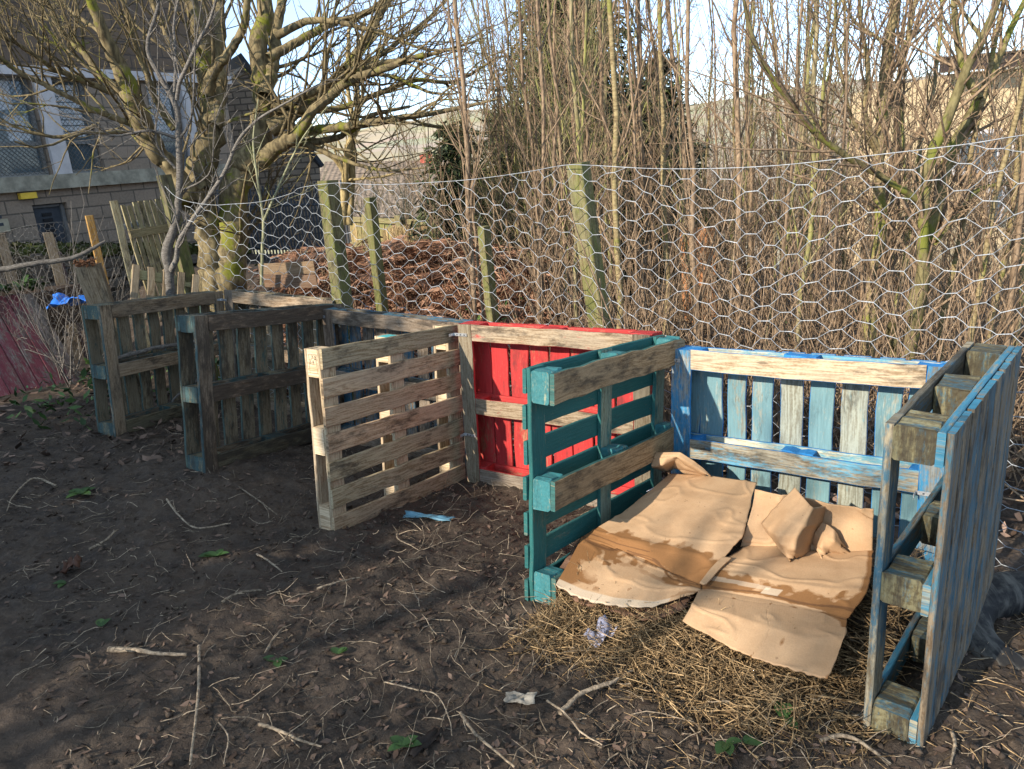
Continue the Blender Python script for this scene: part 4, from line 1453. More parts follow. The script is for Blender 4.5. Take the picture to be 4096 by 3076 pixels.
traced_tree('young_tree', 'smooth grey young tree with swollen base standing behind the farthest left pallet', at(705, 1180, 7.0), 7.0, [
    (CR1, [(1035, 1800, 62), (1020, 1640, 54), (1008, 1540, 66), (1035, 1430, 54), (1070, 1300, 42), (1085, 1100, 42), (1080, 850, 36), (1065, 650, 32), (960, 450, 27), (890, 290, 23), (950, 60, 18), (962, -30, 16)], 0.0, 22),
    (CR1, [(1068, 600, 22), (1085, 500, 22), (1130, 400, 22), (1180, 290, 20), (1260, 140, 17), (1312, -20, 14)], -0.3, 14),
    (CR1, [(1055, 560, 18), (1058, 300, 16), (1050, 150, 14), (1080, -20, 12)], 0.3, 14),
    (CR1, [(1030, 1640, 40), (1065, 1570, 32), (1090, 1440, 26), (1250, 1200, 24), (1350, 1050, 22), (1440, 850, 18), (1560, 720, 14), (1730, 620, 11), (1900, 520, 7)], -0.5, 24),
    (CR1, [(1085, 840, 16), (1150, 730, 12), (1170, 560, 10), (1180, 300, 8), (1220, 0, 6)], -0.3, 10),
    (CR1, [(1060, 830, 20), (900, 790, 16), (680, 820, 12), (560, 740, 10), (300, 680, 8), (0, 560, 5)], -0.6, 22),
    (CR1, [(1060, 1015, 16), (960, 900, 12), (940, 780, 10), (960, 620, 8), (960, 480, 6)], -0.2, 10),
    (CR1, [(1100, 1150, 14), (1220, 1090, 10), (1280, 1000, 8), (1310, 700, 6), (1480, 380, 4)], -0.3, 14),
], GREYB, 202, (0.15, 0.6), 1, 5.0)

traced_tree('cherry_tree', 'thick banded cherry trunk behind the wire above the right pallet corner', at(3470, 1420, 5.6), 5.6, [
    (CR8, [(1000, 1900, 84), (1030, 1640, 72), (1062, 1350, 62), (1095, 1060, 60), (1085, 820, 52), (1100, 550, 46), (1118, 300, 45), (1158, 50, 40), (1180, -40, 38)], 0.0, 24),
    (CR8, [(1090, 720, 30), (1020, 560, 26), (1035, 350, 24), (1000, 100, 18), (990, -30, 16)], -0.3, 12),
    (CR8, [(1105, 600, 30), (1160, 450, 26), (1210, 250, 24), (1260, 0, 18)], 0.4, 12),
    (CR8, [(1070, 720, 20), (960, 560, 16), (920, 400, 14), (880, 200, 14), (880, -20, 10)], -0.2, 12),
    (CR8, [(1130, 230, 16), (1080, 180, 16), (970, 100, 14), (900, -20, 10)], 0.2, 8),
], CHERRY, 303, (0.4, 1.2), 2, 3.0, BROWN)

traced_tree('mossy_tree', 'forked green mossy tree with a long limb leaning left, farthest right by the fence', at(3650, 1400, 5.0), 5.0, [
    (CR8, [(1190, 1850, 90), (1240, 1600, 72), (1290, 1350, 60), (1300, 1000, 46), (1330, 760, 50), (1430, 520, 46), (1500, 330, 40), (1580, 180, 36), (1660, -20, 26)], 0.0, 24),
    (CR8, [(1240, 1500, 66), (1300, 1250, 56), (1360, 1000, 52), (1415, 760, 60), (1530, 550, 62), (1575, 455, 50), (1650, 290, 32), (1720, 120, 28), (1790, -20, 22)], 0.5, 20),
    (CR8, [(1560, 470, 40), (1490, 330, 30), (1460, 190, 30), (1440, 0, 24)], 0.3, 10),
    (CR8, [(1290, 960, 34), (1100, 840, 30), (930, 740, 30), (800, 640, 28), (690, 510, 25), (560, 340, 22), (480, 150, 18), (440, -20, 14)], -0.2, 26),
    (CR8, [(1580, 190, 20), (1510, 90, 16), (1440, -20, 12)], 0.2, 6),
    (CR8, [(1350, 1150, 36), (1450, 1020, 32), (1560, 900, 22), (1775, 860, 14)], 0.4, 10),
    (CR8, [(1180, 1680, 60), (1150, 1600, 54), (1140, 1545, 50)], -0.1, 0),
], MOSSY, 404, (0.35, 1.1), 2, 3.2, BROWN)

traced_tree('ash_saplings', 'pair of pale yellowish smooth stems forking low, behind the tall left post', at(1420, 1000, 10.5), 10.5, [
    (CR7, [(220, 1150, 40), (230, 900, 34), (245, 760, 32), (270, 650, 24), (240, 400, 18), (250, 150, 14)], 0.0, 14),
    (CR7, [(250, 1150, 36), (265, 900, 34), (268, 700, 30), (300, 560, 22), (290, 350, 16), (330, 100, 12)], 0.3, 14),
    (CR7, [(225, 880, 26), (170, 800, 24), (110, 760, 22), (60, 720, 18), (0, 640, 12)], -0.3, 10),
    (CR7, [(250, 920, 14), (330, 912, 12), (430, 900, 9), (560, 860, 5)], -0.2, 6),
], bark('pale_smooth_bark', (0.24, 0.18, 0.08), (0.46, 0.36, 0.18), None, 0, 30.0), 505, (0.4, 1.2), 2, 3.0)

traced_tree('thin_sapling', 'thin pale forked sapling standing between the mossy tree and the tall post', at(1030, 1150, 7.6), 7.6, [
    (CR1, [(1580, 1720, 20), (1585, 1500, 19), (1590, 1330, 17), (1555, 1080, 14), (1530, 850, 11), (1560, 600, 7)], 0.0, 8),
    (CR1, [(1590, 1340, 15), (1660, 1180, 13), (1760, 960, 11), (1850, 800, 8), (1980, 640, 5)], -0.2, 8),
], bark('pale_green_bark', (0.17, 0.17, 0.10), (0.34, 0.33, 0.20), None, 0, 30.0), 506, (0.2, 0.6), 1, 3.0)


# ------------------------------------------------------------------ sapling thicket
def proto_sapling(seed, H, r, mat, dens):
    r_ = np.random.default_rng(seed)
    T, W = Tubes(), Tubes()
    n = 15
    z = np.linspace(-0.2, H, n)
    wx = np.cumsum(r_.normal(0, 0.022, n)) * (H / 6)
    wy = np.cumsum(r_.normal(0, 0.022, n)) * (H / 6)
    pts = np.stack([wx - wx[1], wy - wy[1], z], 1)
    rad = np.linspace(r, r * 0.28, n)
    T.add(pts, rad, 6, r_.uniform(0.3, 0.7))
    if r_.uniform() < 0.4:
        i = int(r_.integers(2, 5))
        d = unit(np.array([r_.normal(), r_.normal(), 5.0]))
        p2 = np.array([pts[i] + d * (H * 0.7) * t + np.array([0, 0, 0.1 * t]) for t in np.linspace(0, 1, 8)])
        T.add(p2, np.linspace(rad[i] * 0.7, rad[i] * 0.2, 8), 5, r_.uniform(0.3, 0.7))
        along(W, p2, np.linspace(rad[i] * 0.7, rad[i] * 0.2, 8), int(dens * 0.6), r_, L=(0.3, 1.1), lev=1, t0=0.1, ang=(0.4, 0.9), bias=(0, 0, 0.5), up=0.05, wob=0.08, dens=3.6)
    along(W, pts, rad, int(dens), r_, L=(0.35, 1.4), lev=1, t0=0.12, ang=(0.5, 1.0), bias=(0, 0, 0.45), up=0.04, wob=0.08, dens=3.8)
    a, b = T, W
    return a, b


PROTO = []
for k in range(9):
    mat = [BROWN, BROWN, CHERRY, BROWN, LICHEN, BROWN, BROWN, CHERRY, BROWN][k]
    PROTO.append((proto_sapling(600 + k, 6.2, [0.024, 0.018, 0.028, 0.015, 0.022, 0.02, 0.013, 0.022, 0.026][k], mat, [34, 30, 30, 28, 34, 36, 26, 30, 32][k]), mat))
PM = {}


def sapling(i, pos, rz, sc, label, group, name='bare_sapling', lean=(0, 0), wide=1.0):
    (T, W), mat = PROTO[i]
    root = thing(name, pos, label, 'tree', group)
    root.rotation_euler = (lean[0], lean[1], rz)
    root.scale = (sc * wide, sc * wide, sc)
    if i not in PM:
        a = T.build('trunk', mat)
        b = W.build('crown_twigs', BROWN if mat is not LICHEN else LICHEN)
        PM[i] = (a, b)
    else:
        a, b = (q.copy() for q in PM[i])
        COL.objects.link(a)
        COL.objects.link(b)
    a.parent = root
    b.parent = root


r2 = np.random.default_rng(71)
GRP = 'bare saplings crowding behind the wire fence'
GLAB = 'slender bare sapling with fine brown twigs in the thicket behind the wire fence'
# the stems that can be told apart, placed where the photo has them: foot x, row, depth, prototype
stems = [((1905, 1300), 5.9, 0, -0.03), ((1935, 1250), 6.8, 1, 0.0), ((2130, 1300), 6.0, 0, -0.06), ((2180, 1250), 7.2, 1, -0.03), ((2240, 1250), 6.6, 5, -0.02),
         ((2335, 1200), 7.6, 8, 0.0), ((2372, 1200), 7.0, 5, -0.02), ((2460, 1280), 5.8, 2, 0.01), ((2540, 1250), 6.2, 3, 0.03), ((2580, 1250), 7.4, 1, 0.05),
         ((2660, 1300), 6.4, 2, 0.0), ((2690, 1250), 7.5, 8, 0.05), ((2780, 1330), 5.6, 5, 0.04), ((2950, 1300), 6.2, 8, 0.02), ((3010, 1300), 6.8, 5, 0.05),
         ((3090, 1350), 5.4, 6, 0.03), ((3190, 1350), 5.9, 4, -0.01), ((3240, 1350), 6.5, 1, 0.02), ((3330, 1400), 5.2, 6, 0.0), ((3560, 1400), 6.2, 4, 0.04),
         ((3760, 1400), 5.3, 2, 0.06), ((3860, 1400), 4.7, 7, 0.10), ((3960, 1420), 5.2, 2, 0.08), ((4040, 1430), 4.6, 5, 0.05)]
for (px, py), Y, k, ln in stems:
    p = at(px, py, Y)
    p[2] = float(gz(p[0], p[1])) - 0.05
    sapling(k, p, r2.uniform(0, 6.28), r2.uniform(0.85, 1.1), GLAB, GRP, lean=(r2.normal(0, 0.02), ln))
for k in range(84):
    az_ = math.radians(r2.uniform(-2, 36) if k > 14 else r2.uniform(-8, 6))
    d = r2.uniform(6.4, 13.0) if az_ > 0.05 else r2.uniform(8.5, 13)
    x, y = d * math.sin(az_), d * math.cos(az_)
    sapling(int(r2.integers(0, 9)), (x, y, float(gz(x, y)) - 0.05), r2.uniform(0, 6.28), r2.uniform(0.55, 1.15) * (0.6 if az_ < 0 else 1.0), GLAB, GRP,
            lean=(r2.normal(0, 0.05), r2.normal(0, 0.06)))


def conifer(name, label, pos, H, R, seed, n=64, z0=0.05):
    r_ = np.random.default_rng(seed)
    root = thing(name, pos, label, 'tree')
    T = Tubes()
    T.add([(0, 0, -0.3), (0, 0, H * 0.5), (0, 0, H)], [0.14, 0.09, 0.02], 7, 0.4)
    V, Q, tn = [], [], []
    for k in range(n):
        z = H * (z0 + (0.98 - z0) * (k / n)) + r_.uniform(-0.1, 0.1)
        L = R * (1.02 - (z / H)) ** 0.8 * r_.uniform(0.7, 1.15) + 0.12
        a = k * 2.4 + r_.uniform(-0.5, 0.5)
        u = np.array([math.cos(a), math.sin(a), 0])
        s = np.array([-math.sin(a), math.cos(a), 0])
        m_ = int(max(6, L * 16))
        pts = [np.array([0, 0, z]) + u * (L * t) + np.array([0, 0, -0.28 * L * t + 0.22 * L * t * t]) for t in np.linspace(0, 1, 6)]
        T.add(pts, np.linspace(0.022, 0.004, 6), 4, 0.3)
        for i in range(m_ * 3):
            t = r_.uniform(0.1, 1.0)
            c = np.array([0, 0, z]) + u * (L * t) + np.array([0, 0, -0.28 * L * t + 0.22 * L * t * t])
            d = unit(u * r_.uniform(0.0, 1.0) + s * r_.choice([-1, 1]) * r_.uniform(0.1, 1.0) + np.array([0, 0, r_.uniform(-1.3, 0.3)]))
            c = c + r_.normal(0, 0.06, 3)
            l = r_.uniform(0.10, 0.36) * (1.1 - 0.5 * t)
            w = unit(np.cross(d, r_.normal(0, 1, 3))) * 0.013
            b = len(V)
            e = c + d * l
            V += [c - w, c + w, (c + e) / 2 + w * 1.5 - np.array([0, 0, 0.02]), e, (c + e) / 2 - w * 1.5 - np.array([0, 0, 0.02])]
            tn += [r_.uniform(0, 1)] * 5
            Q.append((b, b + 1, b + 2, b + 3, b + 4))
    a = T.build('trunk', BROWN)
    a.parent = root
    quads('crown', V, Q, NEEDLE, root, tn)
    return root


def on_ground(px, Y, dz=-0.1):
    p = at(px, 1200, Y)
    return (p[0], p[1], float(gz(p[0], p[1])) + dz)


conifer('conifer_tree', 'tall dark conifer filling the middle behind the saplings', on_ground(2330, 13.5), 6.2, 2.3, 21, 420)
conifer('conifer_tree', 'broad dark conifer right of the tall one, its tip cut by branches', on_ground(2640, 14.5), 4.3, 1.5, 22, 190)
conifer('conifer_tree', 'small bushy dark green conifer beside the bungalow roof', on_ground(1880, 12.0), 2.2, 0.9, 23, 130)
conifer('conifer_tree', 'low dark conifer between the bungalow and the tall conifer', on_ground(2080, 13.0), 2.7, 1.0, 24, 130)


def twiggy_bush(name, label, pos, H, seed, n, mat, spread=0.35, dens=3.4, lev=2, r=0.016, rmin=0.003):
    r_ = np.random.default_rng(seed)
    root = thing(name, pos, label, 'bush')
    T, W = Tubes(), Tubes()
    for k in range(n):
        d = unit(np.array([r_.normal(0, spread), r_.normal(0, spread), 1.0]))
        p = np.array([r_.normal(0, 0.35 * H * spread), r_.normal(0, 0.3 * H * spread), -0.1])
        L = H * r_.uniform(0.7, 1.05)
        m_ = 10
        pts = [p]
        for i in range(m_ - 1):
            d = unit(d + r_.normal(0, 0.07, 3) + np.array([0, 0, 0.03]))
            pts.append(pts[-1] + d * L / (m_ - 1))
        pts = np.array(pts)
        rad = np.linspace(r, r * 0.35, m_)
        T.add(pts, rad, 5, r_.uniform(0.2, 0.9))
        along(W, pts, rad, int(L * 5), r_, L=(0.4, 1.3), lev=lev - 1, t0=0.1, bias=(0, 0, 0.2), up=0.02, wob=0.14, dens=dens, rmin=rmin)
    T.build('stems', mat, root)
    W.build('crown_twigs', mat, root)


twiggy_bush('lichen_bush', 'tall dense bush of yellowish lichen-covered stems in front of the conifers', on_ground(2330, 11.0), 5.6, 31, 26, LICHEN, 0.17)
twiggy_bush('lichen_bush', 'lower yellowish twiggy bush left of the tall lichen bush', on_ground(2080, 10.4), 3.4, 32, 18, LICHEN, 0.2)
twiggy_bush('hawthorn_bush', 'brown twiggy bush at the far right in front of the cream house', on_ground(3720, 10.5), 4.2, 33, 22, BROWN, 0.34)
twiggy_bush('hawthorn_bush', 'brown twiggy bush between the conifers and the cherry trunk', on_ground(3080, 11.5), 3.7, 34, 20, BROWN, 0.34)
twiggy_bush('hawthorn_bush', 'small bare bush on the bank before the bungalow roof', on_ground(1640, 19.0), 2.6, 35, 12, LICHEN, 0.4, rmin=0.004)


# undergrowth: many thin upright stems and dead stalks nobody could count
def undergrowth():
    r_ = np.random.default_rng(91)
    T = Tubes()
    for k in range(1500):
        az_ = math.radians(r_.uniform(2, 40))
        d = 4.4 + 8.0 * r_.uniform(0, 1) ** 1.3
        x, y = d * math.sin(az_), d * math.cos(az_)
        # stay beyond the fence
        if y + 0.75 * x < 4.75 + (0.6 if x < 0.3 else 0):
            continue
        z = float(gz(x, y))
        L = r_.uniform(0.3, 1.5) * (1.5 if r_.uniform() < 0.3 else 1.0)
        dd = unit(np.array([r_.normal(0, 0.28), r_.normal(0, 0.28), 1.0]))
        p = np.array([x, y, z - 0.03])
        n = 5
        pts = [p]
        for i in range(n - 1):
            dd = unit(dd + r_.normal(0, 0.10, 3))
            pts.append(pts[-1] + dd * L / (n - 1))
        r = r_.uniform(0.003, 0.008)
        T.add(pts, np.linspace(r, 0.0022, n), 4, r_.uniform(0.1, 1.0))
        for q in range(r_.integers(0, 3)):
            i = int(r_.integers(1, n - 1))
            e = side_dir(pts[i + 1] - pts[i], r_.uniform(0.4, 1.0), r_)
            T.add([pts[i], pts[i] + e * 0.15 * L + r_.normal(0, 0.01, 3), pts[i] + e * 0.32 * L], [0.003, 0.0024, 0.002], 3, r_.uniform(0.1, 1))
    for k in range(900):                                   # fallen sticks among the stems
        az_ = math.radians(r_.uniform(-2, 42))
        d = 4.3 + 6.0 * r_.uniform(0, 1)
        x, y = d * math.sin(az_), d * math.cos(az_)
        if y + 0.75 * x < 4.6:
            continue
        z = float(gz(x, y)) + r_.uniform(0.0, 0.10)
        u = unit(np.array([r_.normal(), r_.normal(), r_.normal(0, 0.25)]))
        L = r_.uniform(0.2, 1.0)
        T.add([np.array([x, y, z]), np.array([x, y, z]) + u * L / 2 + r_.normal(0, 0.02, 3), np.array([x, y, z]) + u * L], [0.006, 0.005, 0.003], 4, r_.uniform(0, 1))
    o = T.build('undergrowth', BROWN)
    tag(o, 'brown dead stalks and thin upright shoots under the saplings', 'undergrowth', kind='stuff')


undergrowth()


def leaf_scatter(name, label, n, area, mat, size, seed, cat='leaf litter', kind='stuff', hmax=0.0, curl=0.5, tone=(0.0, 1.0), flat=0.35):
    """Loose curled leaves, each four small faces; area(r) gives (x, y) or None."""
    r_ = np.random.default_rng(seed)
    V, Q, tn = [], [], []
    xy = []
    while len(xy) < n:
        q = area(r_)
        if q is not None:
            xy.append(q)
    xy = np.array(xy)
    zz = gz(xy[:, 0], xy[:, 1], True)
    for (x, y), z in zip(xy, zz):
        l = size * r_.uniform(0.45, 1.3)
        a = r_.uniform(0, 6.28)
        nrm = unit(np.array([r_.normal(0, flat), r_.normal(0, flat), 1.0]))
        u = unit(np.cross(nrm, [math.cos(a), math.sin(a), 0]))
        s = np.cross(nrm, u)
        c = np.array([x, y, z + 0.004 + r_.uniform(0, 1) * hmax])
        k = curl * r_.uniform(-0.3, 1.0)
        w = l * r_.uniform(0.3, 0.55)
        b = len(V)
        V += [c - u * l * 0.5 + nrm * l * 0.25 * k, c - s * w * 0.5 + nrm * w * k * 0.5, c, c + s * w * r_.uniform(0.3, 0.6) + nrm * w * k * 0.6,
              c + u * l * 0.18 - s * w * 0.42 + nrm * w * k * 0.5, c + u * l * 0.2 + s * w * 0.36 + nrm * w * k * 0.4, c + u * l * 0.55 + nrm * l * 0.3 * k]
        t = r_.uniform(*tone)
        tn += [t] * 7
        Q += [(b, b + 1, b + 2, b + 3), (b + 1, b + 4, b + 6, b + 2), (b + 2, b + 6, b + 5, b + 3)]
    o = quads(name, V, Q, mat, None, tn)
    return tag(o, label, cat, kind=kind)


def wood_floor(r_):
    az_ = math.radians(r_.uniform(-24, 42))
    d = 4.0 + 7.5 * r_.uniform() ** 1.2
    x, y = d * math.sin(az_), d * math.cos(az_)
    return (x, y) if y + 0.77 * x > 4.55 else None


leaf_scatter('woodland_leaf_litter', 'dry brown leaves covering the ground under the saplings', 5200, wood_floor, LITTER, 0.085, 41, hmax=0.05, curl=0.8, tone=(0.25, 1.0), flat=0.6)


def ivy_floor(r_):
    q = wood_floor(r_)
    if q is None:
        return None
    return q if vnoise(np.array([q[0] * 1.3]), np.array([q[1] * 1.3]), 8)[0] > 0.68 else None


leaf_scatter('ivy_ground_cover', 'scattered dark green ivy leaves under the saplings', 520, ivy_floor, GREENL, 0.075, 42, 'ivy', hmax=0.22, curl=0.4, tone=(0.1, 0.9), flat=0.8)


def far_wood():
    r_ = np.random.default_rng(131)
    T = Tubes()
    for k in range(1500):
        az_ = math.radians(r_.uniform(-14, 40))
        d = r_.uniform(24, 75)
        x, y = d * math.sin(az_), d * math.cos(az_)
        if -9.5 < x < 1.5 and y < 50:
            continue
        z = float(gz(x, y)) - 0.2
        H = r_.uniform(3.5, 8.0) if az_ > 0.05 else r_.uniform(2.0, 4.0)
        q = np.array([x, y, z])
        e = np.array([r_.normal(0, 0.06) * H, r_.normal(0, 0.06) * H, H])
        T.add([q, q + e * 0.5 + r_.normal(0, 0.1, 3), q + e], [0.05, 0.03, 0.012], 4, r_.uniform(0.2, 1))
        for b in range(7):
            t = r_.uniform(0.25, 0.95)
            u = unit(np.array([r_.normal(), r_.normal(), 1.1])) * H * r_.uniform(0.12, 0.3)
            T.add([q + e * t, q + e * t + u * 0.5 + r_.normal(0, 0.08, 3), q + e * t + u], [0.022, 0.016, 0.01], 3, r_.uniform(0.2, 1))
    tag(T.build('far_wood', bark('distant_bare_wood', (0.15, 0.115, 0.09), (0.34, 0.27, 0.21))), 'bare brown wood on the far slope seen through the saplings', 'wood', kind='stuff')


far_wood()

# ------------------------------------------------------------------ bracken, brambles, walls and fences beyond
def bracken():
    r_ = np.random.default_rng(51)
    V, Q, tn = [], [], []
    for k in range(3000):
        px = r_.uniform(1120, 2250)
        Y = r_.uniform(6.3, 10.5)
        p = at(px, 1200, Y)
        x, y = p[0], p[1]
        dens = vnoise(np.array([x * 1.1]), np.array([y * 1.1]), 17)[0]
        if dens < 0.3 or (px > 2000 and r_.uniform() < (px - 2000) / 260):
            continue
        if y + 0.78 * x < 5.3:
            continue
        z = float(gz(x, y)) + r_.uniform(0.02, 0.55) * dens * (1.25 - abs(px - 1650) / 900)
        a = r_.uniform(0, 6.28)
        L = r_.uniform(0.2, 0.5)
        d = unit(np.array([math.cos(a), math.sin(a), r_.uniform(-0.7, 0.5)]))
        s = unit(np.cross(d, [0, 0, 1.0]))
        tone = r_.uniform(0.15, 1.0)
        n = 15
        for i in range(n):
            t = i / n
            c = np.array([x, y, z]) + d * (L * t) + np.array([0, 0, -0.3 * L * t * t])
            for sg in (-1, 1):
                l = L * 0.42 * (1 - t) * r_.uniform(0.6, 1.2) + 0.02
                e = c + s * sg * l + d * l * 0.35 + np.array([0, 0, -l * r_.uniform(0.0, 0.7)])
                w = d * 0.0045 + np.array([0, 0, 0.003])
                b = len(V)
                V += [c - w, c + w, (c + e) / 2 + w * 1.6 + r_.normal(0, 0.005, 3), e]
                tn += [np.clip(tone + r_.uniform(-0.2, 0.2), 0, 1)] * 4
                Q.append((b, b + 1, b + 2, b + 3))
    o = quads('dead_bracken', V, Q, DEADBR, None, tn)
    tag(o, 'rust brown collapsed bracken fronds behind the wire fence', 'bracken', kind='stuff')
    T = Tubes()
    for k in range(260):
        p = at(r_.uniform(1150, 2250), 1200, r_.uniform(7.0, 10.0))
        z = float(gz(p[0], p[1]))
        dd = unit(np.array([r_.normal(0, 0.4), r_.normal(0, 0.4), 1.0]))
        L = r_.uniform(0.3, 0.9)
        T.add([np.array([p[0], p[1], z]), np.array([p[0], p[1], z]) + dd * L * 0.5, np.array([p[0], p[1], z]) + dd * L + np.array([r_.normal(0, 0.1), 0, -0.05])], [0.005, 0.004, 0.002], 4, r_.uniform(0, 1))
    o = T.build('bracken_stalks', BROWN)
    tag(o, 'thin dead stalks standing in the rust brown bracken', 'bracken', kind='stuff')


bracken()


def run_wall():
    """Mossy dry stone wall in front of the school."""
    r_ = np.random.default_rng(61)
    A, B = at(-400, 1150, 9.4), at(1000, 1150, 13.2)
    root = thing('stone_wall', (A + B) / 2, 'low dark dry stone wall topped with moss, below the school windows', 'wall')
    d = B - A
    d[2] = 0
    L = np.linalg.norm(d)
    u = d / L
    nn = np.array([u[1], -u[0], 0])
    if nn[1] > 0:
        nn = -nn
    m = MB()
    x = 0.0
    rows = 8
    zA, zB = at(-400, 985, 9.4)[2], at(1000, 985, 13.2)[2]
    for j in range(rows):
        x = -r_.uniform(0, 0.3)
        while x < L:
            w = r_.uniform(0.22, 0.5)
            g = A + u * x
            z0 = zA + (zB - zA) * x / L - (rows - j) * 0.16
            tc = r_.uniform(0.7, 1.3)
            m.plank(g + np.array([0, 0, z0 - g[2]]) + nn * r_.uniform(-0.03, 0.03) - nn * 0.15, u, Z3, nn, w - 0.015, 0.15, 0.3, n=3, jit=0.008, ch=0.025, rough=0.006,
                    wcol=(0.13 * tc, 0.115 * tc, 0.10 * tc), stain=0.35, pcol=(0.07, 0.085, 0.02), paint=0.25 if j < rows - 1 else 0.85)
            x += w
    o = m.build('stones', WOOD)
    set_under(o, root, (A + B) / 2)
    V, Q, tn = [], [], []
    for k in range(2600):
        x = r_.uniform(0, L)
        g = A + u * x
        zt_ = zA + (zB - zA) * x / L
        c = np.array([g[0], g[1], zt_]) + nn * r_.uniform(-0.2, 0.17) + np.array([0, 0, r_.uniform(-0.10, 0.05)])
        a = r_.normal(0, 1, 3)
        s1 = unit(a) * r_.uniform(0.02, 0.06)
        s2 = unit(np.cross(a, r_.normal(0, 1, 3))) * r_.uniform(0.02, 0.05)
        b = len(V)
        V += [c - s1, c - s2, c + s1, c + s2]
        tn += [r_.uniform(0, 0.75)] * 4
        Q.append((b, b + 1, b + 2, b + 3))
    o = quads('moss_cap', V, Q, leafmat('wall_moss', [(0.015, 0.018, 0.006), (0.05, 0.055, 0.012), (0.11, 0.12, 0.03)], 0.9), None, tn)
    o['kind'] = 'stuff'
    set_under(o, root, (A + B) / 2)


run_wall()


def board_fence(name, label, A, B, H, w, gap, wcol, seed, rails=(0.8,), posts=0, pcol=(0.2, 0.22, 0.07), paint=0.2, stain=0.4, hv=0.05, post_extra=0.1):
    r_ = np.random.default_rng(seed)
    A, B = np.array(A, float), np.array(B, float)
    root = thing(name, A, label, 'fence')
    d = B - A
    L = np.linalg.norm(d[:2])
    u = d / np.linalg.norm(d)
    nn = unit(np.array([u[1], -u[0], 0]))
    if nn[1] > 0:
        nn = -nn
    m = MB()
    x = 0.0
    while x < L:
        m.plank(u * x + nn * -0.0, Z3, u, nn, H + r_.uniform(-hv, hv), w, 0.02, wcol=tuple(k * r_.uniform(0.8, 1.2) for k in wcol), stain=stain, pcol=pcol, paint=paint, n=5)
        x += w + gap
    m.build('boards', WOOD, root)
    for z in rails:
        m = MB()
        m.plank(u * -0.02 + Z3 * (H * z) + nn * 0.021, u, Z3, nn, L, 0.09, 0.035, wcol=wcol, stain=stain, pcol=pcol, paint=paint, n=6)
        m.build('rail', WOOD, root)
    for k in range(posts):
        m = MB()
        m.plank(u * (L * (k + 0.5) / posts) + nn * 0.06 - Z3 * 0.2, Z3, u, nn, H + 0.2 + post_extra, 0.1, 0.1, wcol=wcol, stain=stain * 0.7, pcol=pcol, paint=paint, n=6)
        m.build('post', WOOD, root)
    return root


def gat(px, Y, dz=0.0):
    p = at(px, 1200, Y)
    return np.array([p[0], p[1], float(gz(p[0], p[1])) + dz])


def span(px0, px1, Y0, Y1, ytop):
    a, b = gat(px0, Y0), gat(px1, Y1)
    return a, b, at(px0, ytop, Y0)[2] - a[2]


a, b, h = span(1440, 2080, 13.5, 13.0, 872)
board_fence('board_fence', 'pale green close boarded fence with posts behind the bracken', a, b, h, 0.12, 0.008, (0.36, 0.31, 0.17), 5, rails=(0.93, 0.3), posts=5, paint=0.35)
a, b, h = span(-250, 330, 8.3, 9.0, 1030)
board_fence('old_board_fence', 'grey weathered gappy boards behind the bramble at the left edge', a, b, h, 0.13, 0.06, (0.20, 0.165, 0.12), 6, rails=(0.92, 0.35), posts=3, stain=0.45, post_extra=0.25, paint=0.05)
# reed screen fixed in front of the boarded fence
p0_, p1_ = gat(1560, 12.9), gat(1690, 12.8)
T = Tubes()
rr_ = np.random.default_rng(8)
zt_ = at(1600, 905, 12.9)[2]
for k in range(150):
    t = rr_.uniform()
    q = p0_ + (p1_ - p0_) * t + np.array([0, rr_.normal(0, 0.01), 0])
    T.add([q, np.array([q[0] + rr_.normal(0, 0.012), q[1], zt_ + rr_.uniform(-0.05, 0.03)])], [0.006, 0.004], 4, rr_.uniform(0, 1))
tag(T.build('reed_screen', bark('reed', (0.33, 0.24, 0.12), (0.62, 0.48, 0.27))), 'sunlit pale reed screen standing before the boarded fence', 'screen')

# black vertical-bar railing below the stone gable
root = thing('railing', gat(880, 13.5), 'black vertical bar railing between the mossy tree and the tall post', 'railing')
a, b = gat(860, 13.5), gat(1440, 13.5)
zt_ = at(1000, 768, 13.5)[2]
T = Tubes()
n = 46
for k in range(n):
    q = (a + (b - a) * k / n) - a
    T.add([q, np.array([q[0], q[1], zt_ - a[2] + 0.08 * (k % 2)])], 0.016, 4)
T.build('bars', SLATE, root)
for zz in (0.2, 0.85):
    T = Tubes()
    T.add([np.array([0, 0, (zt_ - a[2]) * zz]), (b - a) * 0.5 + np.array([0, 0, (zt_ - a[2]) * zz]), (b - a) + np.array([0, 0, (zt_ - a[2]) * zz])], 0.02, 4)
    T.build('rail', SLATE, root)
root.location = a

# dark shade planting between railing and tree
hex_mesh('old_wire_netting', [np.array([*at(px, py, Y)]) for px, py, Y in ((-200, 1000, 7.6), (100, 905, 7.6), (330, 885, 7.8), (450, 880, 8.0), (560, 950, 8.2))],
         0.075, 0.034, 0.02, 0.0009, 'fine dull old wire netting sagging behind the bramble at the left', OLDWIRE, 12, 0.008, 0.05, top_wire=True)


